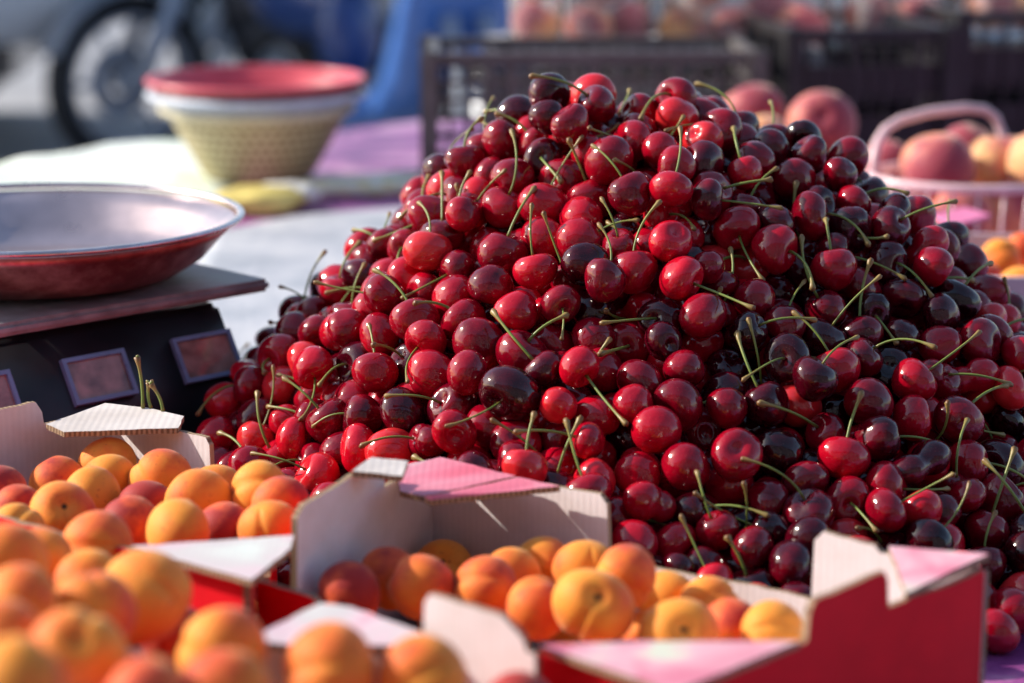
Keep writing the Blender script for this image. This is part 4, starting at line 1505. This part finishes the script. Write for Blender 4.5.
for i, (a, b2, d, zt, lab) in enumerate([
    (508, 563, 3.22, .27, "narrow clear bag of pinkish peaches above the left end of the lattice crate"),
    (566, 652, 3.20, .28, "clear bag with a red peach and a pale pink one above the lattice crate"),
    (660, 834, 3.22, .29, "wide clear bag holding a yellow peach among pink ones above the lattice crate's right end"),
    (842, 958, 3.22, .28, "clear bag of dusky red peaches above the black crate"),
    (966, 1062, 3.26, .28, "clear bag of peaches at the right edge above the last black crate")]):
    bag(a, b2, d, zt, 50 + i, lab)
G1 = "peaches in the clear bags"
for i, (x, y, dia, d, bl, lab) in enumerate([
    (536, 24, 50, 3.22, .75, "pinkish peach in the narrow bag at the left"),
    (534, -22, 48, 3.22, .6, "peach at the top of the narrow left bag"),
    (588, 28, 52, 3.20, .62, "pale pink peach in the second bag"),
    (630, 24, 50, 3.22, 1.15, "dark red peach at the right of the second bag"),
    (604, -20, 54, 3.20, .7, "peach at the top of the second bag"),
    (684, 31, 52, 3.20, .0, "yellow peach in the wide bag"),
    (735, 30, 52, 3.20, .72, "pink peach beside the yellow one in the wide bag"),
    (801, 28, 54, 3.22, 1.0, "red peach at the right of the wide bag"),
    (768, 6, 46, 3.24, 1.2, "dark peach between the pink and the red one in the wide bag"),
    (706, -14, 52, 3.22, .45, "orange peach at the top of the wide bag"),
    (762, -40, 50, 3.22, .6, "peach at the very top of the wide bag"),
    (868, 14, 52, 3.22, .72, "pinkish peach at the left of the black crate's bag"),
    (915, 20, 56, 3.22, 1.0, "red peach at the right of the black crate's bag"),
    (990, 6, 50, 3.26, .85, "peach in the last bag at the right edge"),
    (1034, 10, 50, 3.26, .7, "peach cut by the right edge in the last bag"),
    ]):
    peach(x, y, dia, d, bl * .75, lab, G1, 70 + i)

# carton of loose peaches behind the ridge of the heap
def carton(name, cx, cy, w_, d_, h, m_, lab, rz=0, cat="carton"):
    o = empty(name, (cx, cy, T + .0005), rz); tag(o, lab, cat)
    for (x, y, sx, sy) in ((0, -d_ / 2, w_, .004), (0, d_ / 2, w_, .004), (-w_ / 2, 0, .004, d_ - .006), (w_ / 2, 0, .004, d_ - .006)):
        bm = bmesh.new(); bm_box(bm, (x, y, h / 2), (sx, sy, h)); part("side_wall", bm, m_, o)
    bm = bmesh.new(); bm_box(bm, (0, 0, .003), (w_ - .008, d_ - .008, .003)); part("carton_floor", bm, m_, o)
    return o


M_LILAC = plain("lilac_white_card", (0.66, 0.60, 0.68), .7, noise=.06)
G2 = "loose peaches behind the heap"
c = peach(751, 116, 66, 2.66, 1.1, "dusky pink peach behind the ridge of the cherry heap", G2, 1)
c2 = peach(822, 124, 70, 2.62, 1.25, "dark pink peach with a shadowed groove, right of the other loose one", G2, 2, True)
peach(762, 142, 60, 2.55, .02, "yellow peach in front of the dusky pink one", G2, 3)
peach(885, 165, 52, 2.50, 1.15, "small dark red peach beside the foot of the basket handle", G2, 4)
for i, (x, y) in enumerate(((735, 170), (800, 178), (860, 185))): peach(x, y, 64, 2.60, .5, "peach at the bottom of the carton behind the heap", G2, 30 + i)
carton("peach_carton", c2.x - .02, c2.y + .0, .30, .26, .070, M_LILAC, "low pale carton of loose peaches behind the ridge of the cherry heap")

# punnet with a handle
M_PINKPL = plain("pink_white_punnet_plastic", (0.74, 0.52, 0.56), .3, noise=.12)
HB = at_depth(975, 176, 2.36)
hb = empty("handled_basket", (HB.x, HB.y, T)); tag(hb, "pale pink plastic basket with an arched handle, full of peaches, at the right edge", "basket")
zr = HB.z - T
rx_, ry_ = .102, .085
bm = bmesh.new()
bm_tube(bm, [(rx_ * math.cos(2 * PI * k / 48), ry_ * math.sin(2 * PI * k / 48), zr) for k in range(49)], .0045, 8, cap=False)
part("rim", bm, M_PINKPL, hb, True)
bm = bmesh.new()
for k in range(26):
    a = 2 * PI * k / 26
    bm_tube(bm, [(rx_ * math.cos(a), ry_ * math.sin(a), zr - .002), (rx_ * .86 * math.cos(a), ry_ * .86 * math.sin(a), .004)], .0016, 6)
for z in (.03, .055):
    q = .86 + .14 * z / zr
    bm_tube(bm, [(rx_ * q * math.cos(2 * PI * k / 40), ry_ * q * math.sin(2 * PI * k / 40), z) for k in range(41)], .0016, 6, cap=False)
bm_lathe(bm, [(.0005, .001), (rx_ * .86, .001), (rx_ * .86, .004), (.0005, .004)], 40, sy=ry_ / rx_)
part("lattice_bowl", bm, M_PINKPL, hb, True)
bm = bmesh.new()
hp = [at_depth(x, y, d) - Vector((HB.x, HB.y, T)) for x, y, d in ((875, 178, 2.36), (874, 160, 2.36), (877, 143, 2.37), (886, 129, 2.38), (900, 120, 2.39), (930, 112, 2.40), (965, 108, 2.42), (985, 110, 2.43), (996, 118, 2.44), (1002, 134, 2.44), (1003, 158, 2.44))]
bm_tube(bm, hp, [.005] * len(hp), 8)
part("handle", bm, M_PINKPL, hb, True)
G3 = "peaches in the handled basket"
for i, (x, y, dia, d, bl, lab) in enumerate([
    (937, 168, 78, 2.36, .75, "orange-pink peach at the left of the handled basket"),
    (1000, 168, 74, 2.40, .6, "orange peach at the right of the handled basket, by the photo's edge"),
    (966, 152, 62, 2.44, 1.1, "redder peach at the back of the handled basket"),
    (1042, 165, 72, 2.36, .8, "peach of the handled basket cut off by the photo's edge"),
    (960, 218, 72, 2.34, .6, "peach underneath the others in the handled basket"),
    (1015, 216, 72, 2.36, .6, "peach underneath the others at the right of the handled basket")]):
    peach(x, y, dia, d, bl, lab, G3, 400 + i)

# pale tray with small fruit at the right edge
EB = at_height(1040, 240, .09)
carton("pale_carton", EB.x + .02, EB.y - .05, .26, .20, .085, M_LILAC, "lilac-white carton with small fruit at the right edge, below the handled basket", R(-6))
o = sheet("pink_lid", [at_height(x, y, .092).to_2d() for x, y in ((930, 214), (965, 206), (990, 214), (955, 224))], T + .0885, plain("pink_card", (0.72, 0.20, 0.38), .5), .003)
tag(o, "small pink card lid lying on the edge of the lilac-white carton", "lid")
for i, (x, y, dia, z, bl, lab) in enumerate([(1000, 262, 46, .078, .5, "orange apricot at the right edge beyond the cherry heap"),
    (1018, 290, 46, .070, .35, "yellowish apricot at the right edge, lowest of the far ones"),
    (1024, 250, 40, .078, .7, "pinkish apricot cut by the right edge of the photo"),
    (985, 285, 44, .07, .9, "red-cheeked apricot just behind the cherry heap's right slope")]):
    rs = random.Random(600 + i); c = at_height(x, y, z); d = (c - CAM).dot(FWD)
    put_fruit("apricot", "apricot", AP, RA, c, dia / 2 * d / FPX, (rs.uniform(-1, 1), rs.uniform(0, 1), rs.uniform(-1, 1)), bl, lab, "apricots beyond the heap", rs)

EK = [Vector((EB.x + .02, EB.y - .05)) + Vector((x * math.cos(R(-6)) - y * math.sin(R(-6)), x * math.sin(R(-6)) + y * math.cos(R(-6)))) for x, y in ((-.125, -.095), (.125, -.095), (.125, .095), (-.125, .095))]
ROUND += [[o.location.copy(), .0185] for o in bpy.data.objects if o.get("group") == "apricots beyond the heap"]
fill(EK, (.024, .050), 34, "apricots beyond the heap", "apricot lying low in the lilac-white carton behind the heap's right slope", 9)

# ------------------------------------------------------------------ street behind
M_ROAD = plain("asphalt", (0.34, 0.35, 0.38), .85, noise=.25, scale=3.0)
bm = bmesh.new()
g = bmesh.ops.create_grid(bm, x_segments=8, y_segments=8, size=120)
part_o = part("ground", bm, M_ROAD, None, loc=(0, 60, 0)); tag(part_o, kind="structure")

M_TYRE = plain("tyre_rubber", (0.018, 0.018, 0.020), .8)
M_ALU = plain("aluminium", (0.50, 0.53, 0.58), .5, .6)
M_ENG = plain("engine_metal", (0.10, 0.10, 0.11), .45, .6)
M_DARKP = plain("dark_paint", (0.02, 0.022, 0.03), .3, coat=.5)
M_BLUE = plain("blue_paint", (0.055, 0.16, 0.50), .3, coat=.5)
M_NAVY = plain("navy_paint", (0.02, 0.05, 0.18), .35, coat=.4)
M_SILV = plain("silver_paint", (0.42, 0.45, 0.50), .3, .3, coat=.5)
M_VAN = plain("white_van_paint", (0.82, 0.84, 0.86), .25, coat=.5, noise=.03)
M_SEAT = plain("black_seat_vinyl", (0.02, 0.02, 0.022), .55)


def wheel(parent, x, r, wdt, disc=True):
    rings = [(r - .045 + .045 * math.cos(a), .5 * wdt * math.sin(a)) for a in [2 * PI * k / 14 for k in range(14)]]
    bm = bmesh.new(); bm_lathe(bm, rings, 48, close=True)
    bmesh.ops.rotate(bm, verts=bm.verts, matrix=Matrix.Rotation(PI / 2, 3, "X"))
    wl = part("wheel", bm, M_TYRE, parent, True, loc=(x, 0, r))
    bm = bmesh.new()
    bm_lathe(bm, [(r - .085 + .012 * math.cos(a), .4 * wdt * math.sin(a)) for a in [2 * PI * k / 8 for k in range(8)]], 40, close=True)
    for k in range(6):
        a = 2 * PI * k / 6
        bm_tube(bm, [(0, 0, 0), ((r - .085) * math.cos(a), (r - .085) * math.sin(a), 0)], .011, 6)
    bm_lathe(bm, [(.001, -.05), (.035, -.05), (.035, .05), (.001, .05)], 20)
    if disc: bm_lathe(bm, [(.05, .052), (.12, .052), (.12, .056), (.05, .056)], 30, close=True)
    bmesh.ops.rotate(bm, verts=bm.verts, matrix=Matrix.Rotation(PI / 2, 3, "X"))
    part("rim", bm, M_ALU, wl, True)
    return wl


def ellip(bm, c, s, seg=3):
    r = bmesh.ops.create_icosphere(bm, subdivisions=seg, radius=1, matrix=Matrix.Translation(c) @ Matrix.Diagonal((*s, 1)))


def fender(parent, x, r, a0, a1, m_, wdt=.13):
    bm = bmesh.new(); n = 16; rows = []
    for i in range(n + 1):
        a = a0 + (a1 - a0) * i / n
        row = []
        for j in range(7):
            b_ = -1 + 2 * j / 6
            rr = r + .035 - .03 * b_ * b_
            row.append(bm.verts.new((x + rr * math.cos(a), b_ * wdt / 2, r - .0 + rr * math.sin(a))))
        rows.append(row)
    for i in range(n):
        for j in range(6): bm.faces.new((rows[i][j], rows[i + 1][j], rows[i + 1][j + 1], rows[i][j + 1]))
    r_ = bmesh.ops.solidify(bm, geom=bm.faces[:], thickness=.006)
    part("fender", bm, m_, parent, True)


def motorcycle(px, py, rz, depth, m_, lab, forkm):
    c = at_depth(px, py, depth)
    o = empty("motorcycle", (c.x, c.y, 0), rz); tag(o, lab, "motorcycle", "two-wheelers parked in the street")
    r = .30
    wheel(o, 0, r, .10); wheel(o, -1.28, r, .12)
    fender(o, 0, r, R(20), R(150), m_); fender(o, -1.28, r, R(30), R(160), m_, .16)
    for s_ in (-1, 1):
        bm = bmesh.new()
        bm_tube(bm, [(0, .085 * s_, .30), (-.16, .085 * s_, .62)], .030, 12)
        bm_tube(bm, [(-.15, .085 * s_, .60), (-.32, .085 * s_, .98)], .020, 12)
        part("fork", bm, forkm, o, True)
    bm = bmesh.new()
    bm_tube(bm, [(-.30, 0, .92), (-.40, 0, .45), (-.55, 0, .26), (-.85, 0, .26), (-1.0, 0, .45)], .022, 10)
    bm_tube(bm, [(-.30, 0, .90), (-.70, 0, .78), (-1.05, 0, .72), (-1.35, 0, .80)], .022, 10)
    for s_ in (-1, 1): bm_tube(bm, [(-.85, .09 * s_, .34), (-1.28, .09 * s_, .30)], .02, 8)
    part("frame", bm, M_DARKP, o, True)
    bm = bmesh.new(); ellip(bm, (-.62, 0, .42), (.21, .15, .17)); ellip(bm, (-.48, 0, .56), (.11, .10, .14)); ellip(bm, (-.68, .13, .36), (.11, .04, .11)); ellip(bm, (-.68, -.13, .36), (.11, .04, .11))
    part("engine", bm, M_ENG, o, True)
    bm = bmesh.new(); bm_tube(bm, [(-.42, -.08, .50), (-.34, -.12, .34), (-.50, -.15, .22), (-.85, -.16, .24), (-1.35, -.18, .38)], [.02, .022, .025, .05, .045], 12)
    part("exhaust", bm, M_ALU, o, True)
    bm = bmesh.new(); ellip(bm, (-.52, 0, .86), (.26, .15, .13)); part("fuel_tank", bm, m_, o, True)
    bm = bmesh.new(); ellip(bm, (-1.02, 0, .82), (.36, .13, .07)); part("seat", bm, M_SEAT, o, True)
    bm = bmesh.new(); bm_tube(bm, [(-.42, -.36, 1.05), (-.34, -.12, 1.0), (-.34, .12, 1.0), (-.42, .36, 1.05)], .014, 8)
    part("handlebar", bm, M_DARKP, o, True)
    bm = bmesh.new(); ellip(bm, (-.20, 0, .92), (.09, .10, .10)); part("headlight", bm, M_ALU, o, True)
    return o


def scooter(px, py, rz, depth, m_, m2, lab):
    c = at_depth(px, py, depth)
    o = empty("scooter", (c.x, c.y, 0), rz); tag(o, lab, "scooter", "two-wheelers parked in the street")
    r = .25
    wheel(o, 0, r, .10); wheel(o, -1.22, r, .11)
    fender(o, 0, r, R(10), R(160), m_, .16)
    # leg shield sweeping down into the floorboard
    bm = bmesh.new(); path = [(-.16, .98), (-.15, .80), (-.19, .62), (-.27, .47), (-.38, .37), (-.54, .325), (-.72, .32)]
    wd = [.12, .17, .19, .18, .15, .14, .14]; top = []; bot = []
    for (x, z), w2 in zip(path, wd):
        top.append([bm.verts.new((x + .02 * math.cos(b_ * 1.3), b_ * w2, z + .0)) for b_ in (-1, -.6, 0, .6, 1)])
        bot.append([bm.verts.new((x + .065 * (1 if z > .45 else .2), b_ * w2, z - (.01 if z > .5 else .09))) for b_ in (-1, -.6, 0, .6, 1)])
    n = len(path)
    for i in range(n - 1):
        for j in range(4):
            bm.faces.new((top[i][j], top[i + 1][j], top[i + 1][j + 1], top[i][j + 1]))
            bm.faces.new((bot[i][j], bot[i][j + 1], bot[i + 1][j + 1], bot[i + 1][j]))
        bm.faces.new((top[i][0], bot[i][0], bot[i + 1][0], top[i + 1][0]))
        bm.faces.new((top[i][4], top[i + 1][4], bot[i + 1][4], bot[i][4]))
    for q in (0, n - 1):
        for j in range(4): bm.faces.new((top[q][j], top[q][j + 1], bot[q][j + 1], bot[q][j]))
    bmesh.ops.recalc_face_normals(bm, faces=bm.faces)
    part("leg_shield", bm, m_, o, True)
    bm = bmesh.new(); ellip(bm, (-1.08, 0, .60), (.34, .13, .15)); ellip(bm, (-.80, 0, .50), (.09, .11, .17))
    part("rear_body", bm, m2, o, True)
    bm = bmesh.new(); ellip(bm, (-1.0, 0, .76), (.38, .14, .06)); part("seat", bm, M_SEAT, o, True)
    bm = bmesh.new(); ellip(bm, (-1.0, .10, .26), (.26, .06, .09)); part("engine", bm, M_ENG, o, True)
    bm = bmesh.new(); bm_tube(bm, [(-.80, -.12, .2), (-1.0, -.15, .22), (-1.45, -.16, .30)], [.02, .045, .045], 12); part("exhaust", bm, M_ALU, o, True)
    for s_ in (-1, 1):
        bm = bmesh.new(); bm_tube(bm, [(0, .07 * s_, .25), (-.10, .06 * s_, .60)], .022, 10); part("fork", bm, M_ALU, o, True)
    bm = bmesh.new(); bm_tube(bm, [(-.30, -.32, 1.04), (-.2, -.1, 1.02), (-.2, .1, 1.02), (-.30, .32, 1.04)], .016, 8); ellip(bm, (-.16, 0, 1.03), (.10, .13, .08)); part("handlebar", bm, m2, o, True)
    return o


motorcycle(128, 60, R(218), 8.0, M_SILV, "silver-grey motorcycle, its front wheel towards the camera left of the stacked baskets", M_ALU)
motorcycle(225, 40, R(-120), 9.4, M_DARKP, "dark motorcycle with bright fork tubes parked farther back than the silver one", M_ALU)
scooter(485, 70, R(-57), 7.0, M_BLUE, M_NAVY, "bright blue scooter parked behind the stacked baskets, its footboard sweeping down")


def van(px_edge, side, depth, zsill, lab, rz):
    """px_edge: column of its near end; side -1 reaches to the left of it, +1 to the right"""
    c = at_depth(px_edge, 20, depth)
    o = empty("van", (c.x, c.y, 0), rz); tag(o, lab, "van", "white vans parked in the street")
    L, W_, H_ = 4.4, 1.8, 1.9
    sx = side
    bm = bmesh.new()
    prof = [(0.0, zsill), (0.02, .75), (.10, .95), (.75, 1.15), (1.15, H_), (L - .05, H_), (L, 1.0), (L, zsill)]
    A_ = [bm.verts.new((sx * x, 0, z)) for x, z in prof]; B_ = [bm.verts.new((sx * x, W_, z)) for x, z in prof]
    bm.faces.new(A_); bm.faces.new(list(reversed(B_)))
    for i in range(len(prof)): bm.faces.new((A_[i], B_[i], B_[(i + 1) % len(prof)], A_[(i + 1) % len(prof)]))
    bmesh.ops.recalc_face_normals(bm, faces=bm.faces)
    bmesh.ops.bevel(bm, geom=bm.edges[:], offset=.02, segments=3, affect="EDGES")
    part("body", bm, M_VAN, o, True)
    bm = bmesh.new(); bm_box(bm, (sx * L / 2, W_ / 2, zsill - .05), (L - .5, W_ - .2, .14)); part("underbody", bm, M_DARKP, o)
    bm = bmesh.new(); bm_box(bm, (sx * .9, -.004, 1.42), (.75, .01, .42)); bm_box(bm, (sx * 2.1, -.004, 1.45), (1.2, .01, .45)); part("side_window", bm, M_DARKP, o)
    bm = bmesh.new(); bm_box(bm, (sx * 1.5, -.006, zsill + .22), (L - 3.4, .014, .05)); bm_box(bm, (sx * 1.42, -.003, .9), (.012, .01, .9)); part("door_trim", bm, M_DARKP, o)
    for x in (.78, L - .85):
        for y in (.10, W_ - .10):
            wl = wheel(o, sx * x, .31, .20, False); wl.location = (sx * x, y - .13 if y < 1 else y, .31)
    bm = bmesh.new(); ellip(bm, (sx * .06, .25, .72), (.08, .16, .09)); part("headlight", bm, M_ALU, o, True)
    bm = bmesh.new(); ellip(bm, (sx * .06, W_ - .25, .72), (.08, .16, .09)); part("headlight", bm, M_ALU, o, True)


van(84, -1, 7.9, .43, "white van at the far left, only its sill and a wheel in the picture", R(3))
van(462, 1, 11.0, .22, "white van parked far behind the crates", R(-3))


# unseen house row, added behind the camera for the shiny fruit to reflect
M_PLASTER = plain("grey_plaster", (0.20, 0.19, 0.22), .9, noise=.12, scale=.8)
hs = empty("added_house_row", (0, -5.0, 0)); tag(hs, "plain plastered house row added out of view behind the camera for fruit reflections", "added building")
bm = bmesh.new(); bm_box(bm, (0, -2, 3.0), (26, 4, 6)); part("wall", bm, M_PLASTER, hs)
M_WIN = plain("dark_window_glass", (0.03, 0.035, 0.04), .15)
for i in range(8):
    for z in (1.6, 4.4):
        bm = bmesh.new(); bm_box(bm, (-11 + i * 3.1, .03, z), (1.2, .10, 1.5)); wv = part("window_frame", bm, M_VAN, hs)
        bm = bmesh.new(); bm_box(bm, (-11 + i * 3.1, .085, z), (1.0, .02, 1.3)); part("pane", bm, M_WIN, wv)
bm = bmesh.new(); bm_box(bm, (0, -2, 6.1), (26.6, 4.6, .2)); part("roof", bm, M_CR1, hs)
